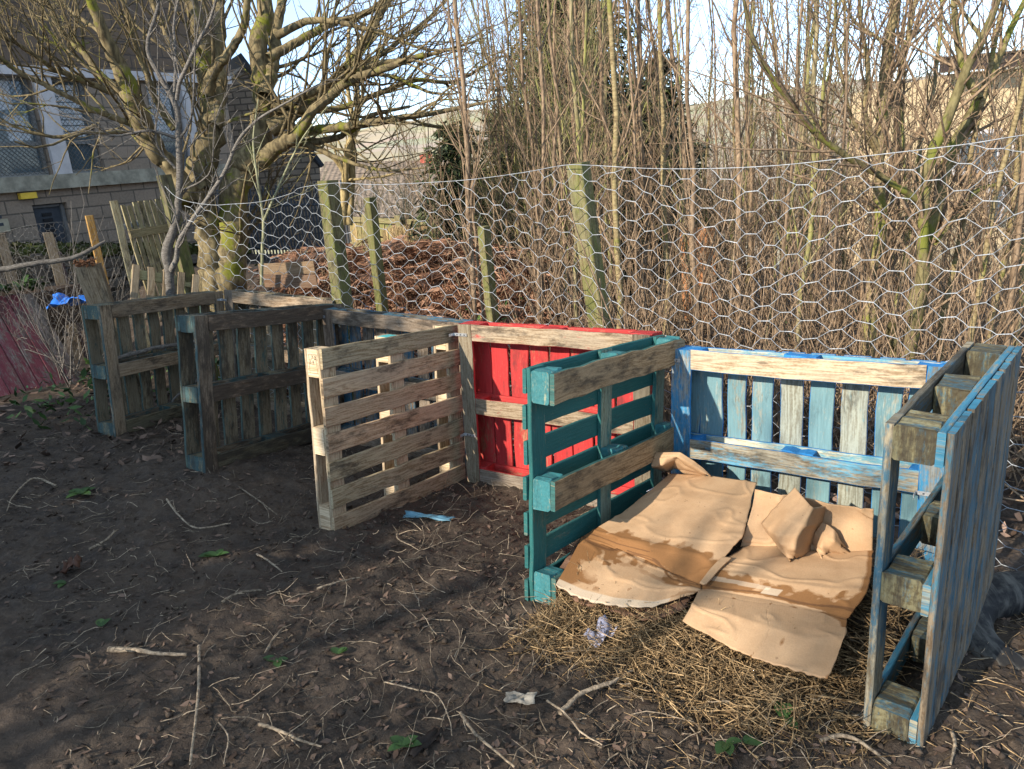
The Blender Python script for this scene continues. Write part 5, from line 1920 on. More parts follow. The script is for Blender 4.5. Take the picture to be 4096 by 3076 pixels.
def bramble():
    r_ = np.random.default_rng(81)
    base = gpt(170, 1500)
    base = at(120, 1250, 7.7)
    base[2] = float(gz(base[0], base[1]))
    root = thing('bramble_bush', base, 'tangle of pale bare bramble stems between the red panel and the pallet', 'bush')
    T, W = Tubes(), Tubes()
    for k in range(34):
        p = np.array([r_.uniform(-1.5, 0.8), r_.uniform(-0.3, 0.8), -0.05])
        d = unit(np.array([r_.normal(0, 0.5), r_.normal(0, 0.35), 1.0]))
        L = r_.uniform(0.7, 1.7)
        n = 9
        pts = [p]
        for i in range(n - 1):
            d = unit(d + r_.normal(0, 0.16, 3) + np.array([0, 0, -0.05]))
            pts.append(pts[-1] + d * L / (n - 1))
        pts = np.array(pts)
        rad = np.linspace(0.0065, 0.0025, n)
        T.add(pts, rad, 4, r_.uniform(0.5, 1.2))
        along(W, pts, rad, 5, r_, L=(0.2, 0.7), lev=1, up=0.0, wob=0.2, dens=3.0, rmin=0.0018)
    T.build('stems', GREYB, root)
    W.build('twigs', GREYB, root)


bramble()
twiggy_bush('bare_shrub', 'thin pale shrub stems rising behind the bramble near the orange stake', gat(190, 7.3), 1.5, 82, 9, GREYB, 0.35, 3.0, 1, 0.008, 0.0018)
r3 = np.random.default_rng(83)
pts, rad = px_limb([(-200, 1120, 26), (60, 1068, 24), (200, 1045, 22), (300, 1030, 20), (370, 995, 16), (420, 965, 10)], 6.3, 0.3, 26, None, 0.1, r3)
T = Tubes()
T.add(pts, rad, 6, 0.2)
tag(T.build('dead_branch', GREYB), 'long dark dead branch lying across the bramble stems', 'branch')


def left_weeds(r_):
    x, y = r_.uniform(-4.0, -2.2), r_.uniform(5.5, 7.6)
    return (x, y) if x < -3.3 + 0.43 * (y - 5.3) else None


leaf_scatter('ivy_patch', 'dark green ivy and bramble leaves by the farthest left pallet', 420, left_weeds, GREENL, 0.085, 43, 'ivy', hmax=0.35, curl=0.4, tone=(0.0, 0.8), flat=0.9)
leaf_scatter('dead_leaf_patch', 'brown dead leaves under the bramble by the red panel', 900, lambda r_: (r_.uniform(-5.0, -2.2), r_.uniform(4.6, 7.8)), LITTER, 0.08, 44, hmax=0.03, tone=(0.1, 0.9))


def crumpled(name, label, cat, pos, w, h, mat, seed, amp=0.05, n=16, rot=0.0, fold=3.0):
    x = np.linspace(-0.5, 0.5, n)
    Xg, Yg = np.meshgrid(x, x)
    Zg = (fbm(Xg * fold + seed, Yg * fold, 3, seed) - 0.35) * amp * 2
    ex = (fbm(Xg * 3 + 9, Yg * 3, 3, seed + 2) - 0.5) * 0.35
    V = np.stack([(Xg + ex * 0.5) * w, (Yg + ex * 0.6) * h, Zg], -1).reshape(-1, 3)
    c, s = math.cos(rot), math.sin(rot)
    V[:, :2] = V[:, :2] @ np.array([[c, s], [-s, c]])
    ii = np.arange(n * n).reshape(n, n)
    Q = np.stack([ii[:-1, :-1], ii[:-1, 1:], ii[1:, 1:], ii[1:, :-1]], -1).reshape(-1, 4)
    o = quads(name, V, Q, mat)
    o.location = pos
    md = o.modifiers.new('thickness', 'SOLIDIFY')
    md.thickness = 0.002
    return tag(o, label, cat)


TARP = simple('blue_tarpaulin', (0.03, 0.17, 0.62), 0.4, 0.2, 10)
crumpled('tarpaulin', 'crumpled bright blue tarpaulin on the ground behind the broken post', 'tarpaulin', at(300, 1212, 7.6), 0.42, 0.4, TARP, 4, 0.10, 22, 0.2)

# sleepers of a raised bed seen through the wire
for k, (p0_, p1_, Y, lab) in enumerate((((1040, 1105), (1260, 1095), 8.0, 'pale sunlit upper board of the raised bed seen through the wire'),
                                        ((1060, 1150), (1270, 1150), 7.7, 'brown lower board of the raised bed seen through the wire'))):
    a, b = at(*p0_, Y), at(*p1_, Y)
    m = MB()
    m.plank(a, unit(b - a), Z3, np.array([0, 1.0, 0]), np.linalg.norm(b - a), 0.13, 0.04, wcol=(0.4, 0.28, 0.17) if k == 0 else (0.22, 0.14, 0.09), stain=0.25)
    tag(m.build('garden_board', WOOD), lab, 'board')
m = MB()
m.plank(gat(2735, 9.2) - Z3 * 0.1, Z3 + np.array([0.02, 0.2, 0]), np.array([1.0, 0, 0]), np.array([0, 1.0, 0]), 1.25, 0.42, 0.03, wcol=(0.55, 0.26, 0.12), stain=0.05)
tag(m.build('leaning_board', WOOD), 'orange board standing among the saplings behind the wire', 'board')
#@@PART4
# ------------------------------------------------------------------ the near bay: straw heap and cardboard
def local(key, x, y, z):
    o, X, U, L, H, T = POSE[key]
    X = unit(X)
    U = unit(np.array(U) - X * np.dot(X, U))
    return np.array(o) + np.array([0, 0, ZC]) + X * x + np.cross(U, X) * y + U * z


MA = local('B4', 0.0, -0.03, 0.37)
MBp = local('B4', 1.0, -0.03, 0.32)
MC = local('P4', 0.1, -0.05, 0.13)
MN = unit(np.cross(MBp - MA, MC - MA))
MN = MN if MN[2] > 0 else -MN


def mpt(px, py, lift=0.0):
    """Photo pixel onto the sloping top of the straw heap, raised by lift."""
    r = ray(px, py)
    o = np.array([0, 0, ZC])
    t = (MN @ (MA + MN * lift - o)) / (MN @ r)
    return o + r * t


def bay_top(x, y):
    return MA[2] - (MN[0] * (x - MA[0]) + MN[1] * (y - MA[1])) / MN[2]


CRC = (1300.0 / 2203.0, 2200.0, 1780.0)


def card_mat():
    t = NT('brown_cardboard')
    co = t.coord('Object')
    uv = t.coord('UV')
    wet = t.attr('wet')  # wet stains plus the dark lines drawn along the folds
    n = t.noise(co, 9.0, 6.0, 0.65)
    f = t.noise(co, 160.0, 3.0, 0.6)
    c = t.mix(t.step(n, 0.3, 0.7), (0.395, 0.250, 0.138), (0.465, 0.305, 0.175))
    w = t.math('ADD', wet, t.math('MULTIPLY', t.math('SUBTRACT', n, 0.5), 0.5))
    c = t.mix(t.step(w, 0.42, 0.52), c, (0.215, 0.105, 0.040))
    c = t.mix(t.math('MULTIPLY', t.step(w, 0.74, 0.95), 0.75), c, (0.105, 0.05, 0.022))
    edge = t.math('MULTIPLY', t.step(w, 0.36, 0.43), t.step(w, 0.50, 0.43))
    c = t.mix(t.math('MULTIPLY', edge, 0.45), c, (0.20, 0.095, 0.035))
    pale = t.attr('pale')
    c = t.mix(pale, c, (0.50, 0.41, 0.30))
    sp = t.step(t.noise(co, 48.0, 2.0, 0.5), 0.70, 0.76)
    c = t.mix(t.math('MULTIPLY', sp, 0.5), c, (0.12, 0.07, 0.035))
    v = t.math('MULTIPLY_ADD', f, 0.28, 0.86)
    c = t.mix(1.0, c, t.n('CombineColor', i0=v, i1=v, i2=v), 'MULTIPLY')
    sx = t.n('SeparateXYZ', out=None, i0=uv)
    cor = t.math('SINE', t.math('MULTIPLY', sx.outputs[0], 900.0))
    h = t.math('ADD', t.math('MULTIPLY', wet, -0.5), t.math('ADD', t.math('MULTIPLY', n, 0.6), t.math('ADD', t.math('MULTIPLY', f, 0.15), t.math('MULTIPLY', cor, 0.02))))
    return t.finish(c, 0.82, h, 0.35, 0.01, 0.2)


CARD = card_mat()
CARDB = simple('damp_dark_cardboard', (0.17, 0.095, 0.06), 0.85, 0.25, 12)


def sheet(name, rows, lifts, label, mat, seed, nu=70, nv=70, wrinkle=0.006, wet=None, pale=None, thick=0.006, torn=0.0, crop=CRC, cat='cardboard', crease=None, sharp=False):
    """A bent sheet through rows of photo points (with heights above the heap), as a fine grid with thickness."""
    s, ox, oy = crop
    G = np.array([[mpt(ox + p[0] * s, oy + p[1] * s, l) for p, l in zip(r, lr)] for r, lr in zip(rows, lifts)])
    m, n, _ = G.shape
    if sharp:
        lin = lambda q, c: np.stack([np.interp(np.linspace(0, 1, c), np.linspace(0, 1, len(q)), q[:, d]) for d in range(3)], 1)
    else:
        lin = smooth_line
    A = np.array([lin(G[:, j], nv) for j in range(n)]).transpose(1, 0, 2)
    B = np.array([lin(A[i], nu) for i in range(nv)])
    U_, V_ = np.meshgrid(np.linspace(0, 1, nu), np.linspace(0, 1, nv))
    lu = np.linalg.norm(G[0, -1] - G[0, 0])
    lv = np.linalg.norm(G[-1, 0] - G[0, 0])
    nrm = np.cross(np.gradient(B, axis=1), np.gradient(B, axis=0))
    nrm /= np.linalg.norm(nrm, axis=2, keepdims=True) + 1e-12
    if nrm[..., 2].mean() < 0:
        nrm = -nrm
    wr = (fbm(U_ * lu * 5 + seed, V_ * lv * 5, 3, seed) - 0.5) * 2
    rid = 1 - np.abs(fbm(U_ * lu * 4 + 31 + seed, V_ * lv * 7, 3, seed + 4) - 0.5) * 12
    rid = np.clip(rid, 0, 1) ** 2
    off = wr * wrinkle * 0.7 + rid * wrinkle * 1.5
    if crease is not None:
        off = off + crease(U_, V_)
    B = B + nrm * off[..., None]
    if torn:
        du = np.gradient(B, axis=1) * (nu - 1)
        dv = np.gradient(B, axis=0) * (nv - 1)
        t1 = (fbm(U_[-1] * 22, U_[-1] * 0 + seed, 3, seed + 9) - 0.5) * torn
        B[-1] += dv[-1] * t1[:, None] / max(lv, 0.1)
        t2 = (fbm(V_[:, -1] * 16, V_[:, -1] * 0 + seed + 4, 3, seed + 10) - 0.5) * torn
        B[:, -1] += du[:, -1] * t2[:, None] / max(lu, 0.1)
    ii = np.arange(nu * nv).reshape(nv, nu)
    Q = np.stack([ii[:-1, :-1], ii[:-1, 1:], ii[1:, 1:], ii[1:, :-1]], -1).reshape(-1, 4)
    o = quads(name, B.reshape(-1, 3), Q, mat, smooth=True)
    me = o.data
    uvl = me.uv_layers.new(name='UVMap')
    uvv = np.stack([U_ * lu, V_ * lv], -1).reshape(-1, 2)
    uvl.data.foreach_set('uv', uvv[Q.ravel()].astype(np.float32).ravel())
    for nm, fn in (('wet', wet), ('pale', pale)):
        a = me.attributes.new(nm, 'FLOAT', 'POINT')
        a.data.foreach_set('value', (fn(U_, V_) if fn else np.zeros_like(U_)).astype(np.float32).ravel())
    md = o.modifiers.new('thickness', 'SOLIDIFY')
    md.thickness = thick
    md.offset = -1
    return tag(o, label, cat)


gs = lambda x, c, w: np.exp(-((x - c) / w) ** 2)


def wet_and_folds_left(U, V):
    band = gs(V + 0.10 * np.sin(U * 3.1), 0.66, 0.13) * 0.85
    band2 = gs(V - 0.05 * U, 0.74, 0.055) * 0.30
    rim = gs(V, 0.93, 0.05) * 0.35 + gs(U, 0.02, 0.10) * (V > 0.5) * 0.6
    bl = (fbm(U * 7, V * 9, 3, 5) > 0.6) * gs(V, 0.83, 0.1) * 0.3
    br = gs(U, 1.0, 0.25) * gs(V, 0.66, 0.16) * 0.35
    line = gs(V - 0.03 * np.sin(U * 9) - 0.02 * fbm(U * 12, U * 0, 2, 3), 0.655, 0.007) * 0.8 + gs(V - 0.26 * U + 0.03 * np.sin(U * 14), 0.50, 0.006) * (U > 0.35) * 0.6  # thin dark lines drawn along the folds, on top of the wet stains
    line = line + gs(V + 0.10 * U, 0.60, 0.006) * (U < 0.5) * 0.5
    ragged = (fbm(U * 15, V * 18, 4, 15) - 0.5) * 0.9
    return np.clip(np.clip(band + rim + bl + br + band2 + ragged * (band > 0.12), 0, 0.72) + line, 0, 1.0)


def pale_left(U, V):
    return np.clip((V > 0.955) * 0.75 * (U < 0.86), 0, 1)


sheet('cardboard_sheet', [
    [(815, 200), (960, 205), (1110, 215), (1260, 238), (1395, 258)],
    [(665, 330), (815, 345), (990, 370), (1190, 400), (1352, 430)],
    [(490, 470), (650, 520), (850, 560), (1060, 590), (1300, 625)],
    [(330, 560), (480, 640), (700, 700), (950, 745), (1190, 762)],
    [(218, 632), (420, 700), (640, 780), (840, 880), (1020, 958)],
    [(130, 800), (330, 860), (540, 910), (760, 965), (1010, 985)],
    [(38, 958), (190, 1035), (400, 1088), (680, 1106), (960, 1015)]],
    [[.05, .06, .07, .07, .08], [.05, .07, .08, .08, .085], [.03, .06, .07, .07, .08], [.02, .05, .055, .05, .04], [0.0, 0.01, 0.005, .0, .0], [0.0, 0.025, .03, .02, .01], [0.0, 0.015, .01, 0.0, 0.0]],
    'large flattened cardboard sheet with dark wet fold beside the teal pallet', CARD, 3, 130, 150, 0.0032, wet_and_folds_left, pale_left, torn=0.02, sharp=True)


def wet_and_folds_right(U, V):
    band = gs(V + 0.03 * np.sin(U * 5), 0.50, 0.09) * 0.62 + gs(V, 0.555, 0.022) * 0.5
    rim = gs(U, 1.0, 0.09) * (V < 0.7) * 0.45 + gs(U, 1.0, 0.03) * 0.3 + gs(V, 1.0, 0.025) * 0.3
    corner = gs(U, 0.02, 0.10) * gs(V, 0.52, 0.13) * 0.5
    mark = gs(U - 0.35 * (V - 0.8), 0.30, 0.015) * (V > 0.6) * (V < 0.95) * 0.35 + gs(U, 0.62, 0.025) * gs(V, 0.86, 0.05) * 0.5
    line = gs(V - 0.012 * np.sin(U * 12), 0.552, 0.007) * 0.9 + gs(V - 0.02 * np.sin(U * 6) - 0.03, 0.60, 0.005) * (U > 0.15) * 0.4 + gs(U + 0.02 * np.sin(V * 20), 0.5, 0.004) * (V > 0.6) * 0.45  # narrow dark fold lines drawn in, separate from the wet stains
    ragged = (fbm(U * 14, V * 16, 4, 25) - 0.5) * 0.9
    return np.clip(np.clip(band + rim + corner + mark + ragged * (band > 0.12), 0, 0.72) + line, 0, 1)


def pale_right(U, V):
    return np.clip((np.abs(V - 0.475 - 0.03 * U) < 0.022) * (U < 0.42) * 0.5 + (np.abs(V - 0.515) < 0.035) * (np.abs(U - 0.45) < 0.06) * 0.7, 0, 1)


sheet('cardboard_sheet', [
    [(1400, 655), (1560, 700), (1740, 730), (1960, 738), (2185, 722)],
    [(1190, 775), (1440, 800), (1680, 830), (1940, 850), (2180, 850)],
    [(1110, 860), (1370, 900), (1620, 940), (1900, 980), (2150, 985)],
    [(1015, 985), (1260, 1020), (1500, 1060), (1760, 1120), (2015, 1190)],
    [(960, 1095), (1210, 1150), (1480, 1240), (1740, 1320), (2000, 1310)],
    [(900, 1198), (1150, 1340), (1380, 1450), (1640, 1530), (1885, 1592)]],
    [[0, .02, .02, .02, .02], [.02, .04, .04, .04, .03], [.02, .05, .05, .05, .03], [.0, .015, .015, .01, .0], [.05, .05, .05, .04, .03], [.02, .02, .025, .03, .03]],
    'cardboard sheet with stained front flap, right half of the bay', CARD, 8, 130, 150, 0.003, wet_and_folds_right, pale_right, torn=0.012, sharp=True)
sheet('cardboard_flap', [
    [(1392, 300), (1530, 330), (1660, 345), (1800, 372), (1900, 398), (2050, 415), (2195, 432)],
    [(1372, 420), (1530, 440), (1660, 450), (1800, 470), (1900, 490), (2050, 510), (2190, 530)],
    [(1330, 560), (1530, 570), (1660, 590), (1800, 600), (1900, 615), (2050, 630), (2186, 640)],
    [(1290, 690), (1530, 705), (1660, 720), (1800, 735), (1900, 740), (2050, 742), (2183, 735)]],
    [[.20] * 7, [.135] * 7, [.07] * 7, [.0, .01, .01, .01, .01, .01, .01]],
    'upright creased cardboard flap standing against the blue slats', CARD, 12, 80, 50, 0.008, lambda U, V: gs(V, 1.0, 0.12) * 0.2 + 0.12 * (U < 0.2), None, torn=0.0)
sheet('cardboard_scrap', [
    [(1665, 290), (1715, 352), (1778, 425), (1830, 418), (1895, 406)],
    [(1550, 415), (1620, 470), (1730, 520), (1800, 510), (1870, 490)],
    [(1438, 532), (1540, 610), (1670, 620), (1760, 610), (1820, 590)],
    [(1520, 640), (1590, 690), (1652, 700), (1720, 690), (1770, 670)],
    [(1618, 765), (1630, 768), (1652, 745), (1700, 760), (1738, 722)]],
    [[.24, .25, .25, .2, .16], [.17, .2, .22, .15, .10], [.10, .15, .18, .10, .06], [.07, .11, .13, .07, .03], [.05, .06, .07, .03, .02]],
    'torn folded cardboard piece rising to a point in front of the upright flap', CARD, 15, 50, 50, 0.004, None, None, torn=0.06, sharp=True)
sheet('cardboard_scrap', [
    [(1850, 528), (1885, 545), (1920, 575), (1945, 610)],
    [(1800, 600), (1860, 620), (1920, 650), (1975, 690)],
    [(1785, 660), (1840, 690), (1890, 695), (2010, 738)],
    [(1838, 778), (1865, 740), (1885, 720), (2005, 740)]],
    [[.13, .13, .12, .10], [.09, .10, .10, .06], [.05, .07, .06, .02], [.03, .03, .03, .01]],
    'small torn cardboard scrap right of the pointed folded piece', CARD, 19, 34, 34, 0.005, None, None, torn=0.12, sharp=True)
sheet('cardboard_scrap', [
    [(722, 55), (800, 58), (885, 55), (975, 110), (1060, 180)],
    [(705, 90), (790, 85), (870, 78), (960, 130), (1065, 200)],
    [(692, 142), (760, 130), (845, 100), (920, 160), (1040, 205)],
    [(700, 150), (790, 170), (830, 150), (905, 190), (1000, 215)]],
    [[.16, .19, .20, .16, .10], [.15, .185, .19, .15, .09], [.12, .15, .16, .11, .07], [.05, .06, .06, .05, .04]],
    'curled grey-brown cardboard strip arching in the back corner by the teal pallet', CARD, 23, 50, 40, 0.005, None, None, torn=0.05, sharp=True)
sheet('cardboard_sheet', [
    [(205, 640), (420, 720), (640, 800), (850, 900), (1000, 975)],
    [(95, 800), (300, 900), (540, 960), (760, 1000), (960, 1030)],
    [(-5, 925), (160, 1035), (350, 1110), (655, 1188), (905, 1125)]],
    [[-.03] * 5, [-.03] * 5, [-.03, -.03, -.03, -.035, -.03]],
    'dark brown damp cardboard layer showing under the front edge of the left sheet', CARDB, 27, 60, 50, 0.004, None, None, torn=0.05)
sheet('cardboard_strip', [[(1170, 765), (1200, 766), (1232, 770)], [(1090, 845), (1115, 850), (1140, 860)], [(1015, 940), (1040, 950), (1062, 945)]],
      [[.045] * 3, [.04] * 3, [.035] * 3], 'narrow cardboard strip bridging the two large sheets', CARD, 29, 12, 30, 0.002, None, None)
sheet('paper_label', [[(745, 262), (760, 262)], [(650, 318), (700, 300)]], [[.055, .055], [.045, .05]], 'white printed paper label at the left edge of the large cardboard', simple('label_paper', (0.7, 0.7, 0.78), 0.7, 0.1, 200), 30, 8, 8, 0.001,
      None, None, 0.001, cat='label')


def strands(name, label, gen, n, mat, seed, Lr, rr, kind='stuff', bend=0.12, parts=5):
    r_ = np.random.default_rng(seed)
    T = Tubes()
    k = 0
    while k < n:
        q = gen(r_)
        if q is None:
            continue
        k += 1
        p, tilt = q
        L = r_.uniform(*Lr) * r_.uniform(0.6, 1.2)
        a = 9.0 * vnoise(np.array([p[0] * 2.6]), np.array([p[1] * 2.6]), seed)[0] + r_.normal(0, 0.75)
        d = unit(np.array([math.cos(a), math.sin(a), r_.normal(0, tilt)]))
        pts = [p - d * L / 2]
        for i in range(parts - 1):
            d = unit(d + r_.normal(0, bend, 3))
            pts.append(pts[-1] + d * L / (parts - 1))
        r = r_.uniform(*rr)
        T.add(pts, np.linspace(r, r * 0.6, parts), 4, r_.choice([-0.45, 0.0, 0.4, 0.8, 1.1]))
    o = T.build(name, mat)
    return tag(o, label, 'straw' if 'straw' in name else 'twigs', kind=kind)


# the heap itself: dark compost rising to the back of the bay
FL, FR = local('P4', 0.0, -0.02, 0), local('P5', 0.02, 0.17, 0)
BL, BR = local('B4', 0.03, -0.01, 0), local('B4', 1.12, -0.01, 0)


def heap():
    n = 70
    U, V = np.meshgrid(np.linspace(-0.02, 1.02, n), np.linspace(-0.42, 1.0, n))
    P = (FL * 1)[None, None] * ((1 - U) * (1 - V))[..., None] + FR * (U * (1 - V))[..., None] + BL * ((1 - U) * V)[..., None] + BR * (U * V)[..., None]
    g = gz(P[..., 0], P[..., 1])
    top = bay_top(P[..., 0], P[..., 1]) - 0.06 - 0.05 * np.clip((U - 0.78) * 6, 0, 1)
    k = np.clip((V + 0.40) / 0.46, 0, 1) ** 0.8
    k = k * np.clip((U + 0.02) / 0.05, 0.3, 1)
    k = np.where(U > 0.80, k * np.clip(1 - (U - 0.80) * 3.0 * (V < 0.45), 0.25, 1), k)
    Z = g + np.clip(top - g, 0.0, 1) * k - 0.04 * (1 - k) + (fbm(P[..., 0] * 14, P[..., 1] * 14, 4, 33) - 0.5) * 0.06 * np.clip(k + 0.15, 0, 1)
    Pz = np.stack([P[..., 0], P[..., 1], Z], -1)
    ii = np.arange(n * n).reshape(n, n)
    Q = np.stack([ii[:-1, :-1], ii[:-1, 1:], ii[1:, 1:], ii[1:, :-1]], -1).reshape(-1, 4)
    o = quads('compost_heap', Pz.reshape(-1, 3), Q, SOIL, smooth=True)
    tag(o, 'dark compost heap under the straw and cardboard in the near bay', 'compost', kind='stuff')
    return U, V, Pz


HU, HV, HP = heap()


def straw_pos(r_):
    i, j = int(r_.integers(0, 70)), int(r_.integers(0, 70))
    if r_.uniform() < 0.7:
        i = int(r_.integers(2, 34))
    p = HP[i, j] + np.array([r_.uniform(-0.02, 0.02), r_.uniform(-0.02, 0.02), 0])
    h = r_.uniform(0.0, 1.0) ** 1.6 * 0.05
    if r_.uniform() < np.clip((-0.12 - HV[i, j]) * 4.5, 0, 0.97):
        return None
    if HV[i, j] > 0.16 and HU[i, j] < 0.86:
        h -= 0.05
    if HU[i, j] > 0.86:
        h -= 0.02
    return p + np.array([0, 0, h + 0.004]), 0.22


strands('straw', 'dry straw and stalks spilling from under the cardboard', straw_pos, 8000, STRAWM, 92, (0.04, 0.22), (0.0009, 0.0025))


def straw_pos2(r_):
    i, j = int(r_.integers(14, 50)), int(r_.integers(60, 70))
    p = HP[i, j]
    return p + np.array([0, 0, r_.uniform(-0.02, 0.05)]), 0.25


strands('straw_stalks', 'thick pale stalks bunched behind the nearest blue pallet', straw_pos2, 300, STRAWM, 93, (0.12, 0.3), (0.002, 0.0045), bend=0.10)


def straw_pos3(r_):
    x, y = r_.uniform(-0.4, 2.6), r_.uniform(1.05, 2.6)
    z = float(gz(x, y))
    if r_.uniform() > 0.25 + 0.75 * np.clip((x - 0.0) / 1.0, 0, 1):
        return None
    return np.array([x, y, z + r_.uniform(0.005, 0.03)]), 0.1


strands('straw_bits', 'loose straw bits strewn on the soil in front of the bay', straw_pos3, 700, STRAWM, 94, (0.03, 0.15), (0.0009, 0.002))


# ------------------------------------------------------------------ litter on the soil
def garden(r_):
    d = 1.0 + 6.2 * r_.uniform() ** 1.35
    az_ = math.radians(r_.uniform(-38, 38))
    x, y = d * math.sin(az_), d * math.cos(az_)
    return (x, y) if y + 0.66 * x < 4.3 + 0.0 * x or x < -1.8 else None


leaf_scatter('garden_leaf_litter', 'small brown dead leaves trodden into the soil', 1500, garden, LITTER, 0.042, 45, hmax=0.003, tone=(0.0, 0.75), flat=0.22)
leaf_scatter('bark_chips', 'small dark bark chips and crumbs on the soil', 5200, garden, LITTER, 0.026, 46, 'bark chips', hmax=0.004, tone=(0.0, 0.7), flat=0.6)


def twig_pos(r_):
    q = garden(r_)
    if q is None:
        return None
    return np.array([q[0], q[1], float(gz(q[0], q[1])) + r_.uniform(0.0, 0.022)]), 0.06


strands('twig_litter', 'small twigs and roots lying on the soil', twig_pos, 3400, STICK, 95, (0.03, 0.20), (0.0009, 0.0026), bend=0.28)


def clods():
    r_ = np.random.default_rng(97)
    ico = np.array([(0, 0, 1), (0.89, 0, .45), (.28, .85, .45), (-.72, .53, .45), (-.72, -.53, .45), (.28, -.85, .45), (.72, .53, -.45), (-.28, .85, -.45), (-.89, 0, -.45), (-.28, -.85, -.45), (.72, -.53, -.45), (0, 0, -1)])
    fc = np.array([(0, 1, 2), (0, 2, 3), (0, 3, 4), (0, 4, 5), (0, 5, 1), (1, 6, 2), (2, 7, 3), (3, 8, 4), (4, 9, 5), (5, 10, 1), (6, 7, 2), (7, 8, 3), (8, 9, 4), (9, 10, 5), (10, 6, 1), (11, 7, 6), (11, 8, 7), (11, 9, 8), (11, 10, 9), (11, 6, 10)])
    xy = []
    while len(xy) < 3600:
        q = garden(r_)
        if q is not None and vnoise(np.array([q[0] * 2.2]), np.array([q[1] * 2.2]), 4)[0] > r_.uniform(0.1, 0.9):
            xy.append(q)
    xy = np.array(xy)
    z = gz(xy[:, 0], xy[:, 1], True)
    V, Q = [], []
    for k, ((x, y), zz) in enumerate(zip(xy, z)):
        s = 0.003 + 0.012 * r_.uniform() ** 3
        v = ico * r_.uniform(0.6, 1.3, (12, 1)) * s * np.array([1, r_.uniform(0.7, 1.2), 0.75])
        V.append(v + np.array([x, y, zz + s * 0.25]))
        Q.append(fc + 12 * k)
    o = quads('soil_clods', np.concatenate(V), np.concatenate(Q), SOIL)
    tag(o, 'small dark clods of soil scattered over the ground', 'soil', kind='stuff')


clods()

# single sticks one can point to
STK = [([(800, 2600), (802, 2760), (790, 2900), (765, 3080)], 15, 'long straight pale stick pointing to the camera, lower left'),
       ([(1845, 2870), (1900, 2960), (1980, 3030), (2060, 3090)], 17, 'thick pale curved stick at the bottom edge, centre'),
       ([(1040, 2915), (1120, 2950), (1210, 2990), (1290, 3005)], 16, 'broken pale branch piece lying lower centre left'),
       ([(890, 2425), (950, 2400), (1050, 2375)], 13, 'short dark thick stick in the middle of the bare soil'),
       ([(1065, 2635), (1100, 2580), (1145, 2520)], 15, 'dark straight stick tilted up right on the bare soil'),
       ([(1030, 2230), (1070, 2260), (1130, 2300)], 10, 'pale peeled straight stick in front of the tan pallet'),
       ([(670, 2010), (720, 2080), (790, 2130), (925, 2105)], 9, 'thin bent stick curving left of the tan pallet foot'),
       ([(360, 2210), (430, 2180), (475, 2130)], 9, 'thin pale stick on the shaded soil at the left'),
       ([(1540, 2745), (1650, 2780), (1750, 2810), (1800, 2900), (1810, 2960)], 8, 'thin twig bent at a right angle in front of the straw'),
       ([(440, 2615), (540, 2625), (640, 2640), (750, 2635)], 22, 'splintered flat piece of rotten branch, lower left'),
       ([(2240, 2870), (2330, 2800), (2440, 2760), (2530, 2700)], 24, 'rough brown branch end poking from the straw'),
       ([(1590, 2150), (1600, 2180), (1680, 2215)], 6, 'small kinked root in front of the tan pallet'),
       ([(2190, 2820), (2260, 2880), (2330, 2960), (2410, 3000)], 12, 'grey stick lying below the straw heap'),
       ([(3280, 2985), (3350, 2970), (3420, 2990), (3560, 3076)], 20, 'thick pale forked stick at the bottom by the nearest pallet'),
       ([(3805, 2950), (3815, 3010), (3800, 3076)], 14, 'short upright pale stick at the bottom right corner'),
       ([(3010, 2720), (3020, 2800), (3060, 2890), (3090, 2950)], 10, 'pale stalk trailing from the straw towards the camera'),
       ([(960, 1960), (1010, 2000), (1110, 2070)], 7, 'thin straight twig between the dark and the tan pallets'),
       ([(1270, 2370), (1360, 2350), (1440, 2325)], 9, 'grey straight stick below the tan pallet foot'),
       ([(880, 2910), (920, 2980), (900, 3076)], 8, 'curved thin stick right of the long straight one'),
       ([(230, 1955), (140, 1930), (60, 2000), (30, 2060)], 8, 'forked pale twig on the soil at the far left')]
rs = np.random.default_rng(55)
for k, (pp, w, lab) in enumerate(STK):
    P = np.array([gpt(*q) for q in pp])
    d = np.linalg.norm(P[:, :2], axis=1)
    P[:, 2] += 0.016
    n = len(pp) * 5
    pts = smooth_line(P, n)
    r = w * d.mean() / F / 2
    rad = r * (np.linspace(1.1, 0.6, n)) * rs.uniform(0.85, 1.15, n)
    pts[:, 2] += rs.uniform(0, 0.004, n) + (0.012 * np.sin(np.linspace(0, 3.1, n)))
    T = Tubes()
    T.add(pts, rad, 6, 0.25 if 'dark' in lab else rs.uniform(0.5, 1.0))
    for q in range(2):
        i = int(rs.integers(2, n - 2))
        e = side_dir(pts[i + 1] - pts[i], 0.8, rs)
        e[2] = abs(e[2]) * 0.3
        T.add([pts[i], pts[i] + e * r * 3, pts[i] + e * r * rs.uniform(4, 9)], [rad[i] * 0.5, rad[i] * 0.4, rad[i] * 0.25], 4, 0.6)
    tag(T.build('stick', STICK), lab, 'stick')
# sticks resting on the first pallet
for lab, a, b, r in (('knobbly stick lying along the middle rail of the farthest left pallet', local('P1', 0.13, 0.06, 0.555), local('P1', 0.92, 0.06, 0.565), 0.017),
                     ('thin stick poking up from the bottom rail of the farthest left pallet', local('P1', 0.60, 0.05, 0.13), local('P1', 0.98, 0.03, 0.27), 0.010)):
    n = 12
    t = np.linspace(0, 1, n)[:, None]
    pts = a * (1 - t) + b * t + rs.normal(0, 0.003, (n, 3)) + np.array([0, 0, 1.0]) * 0.02 * np.sin(t * 3.1)
    T = Tubes()
    T.add(pts, r * rs.uniform(0.85, 1.2, n), 6, 0.6)
    tag(T.build('stick', GREYB), lab, 'stick')

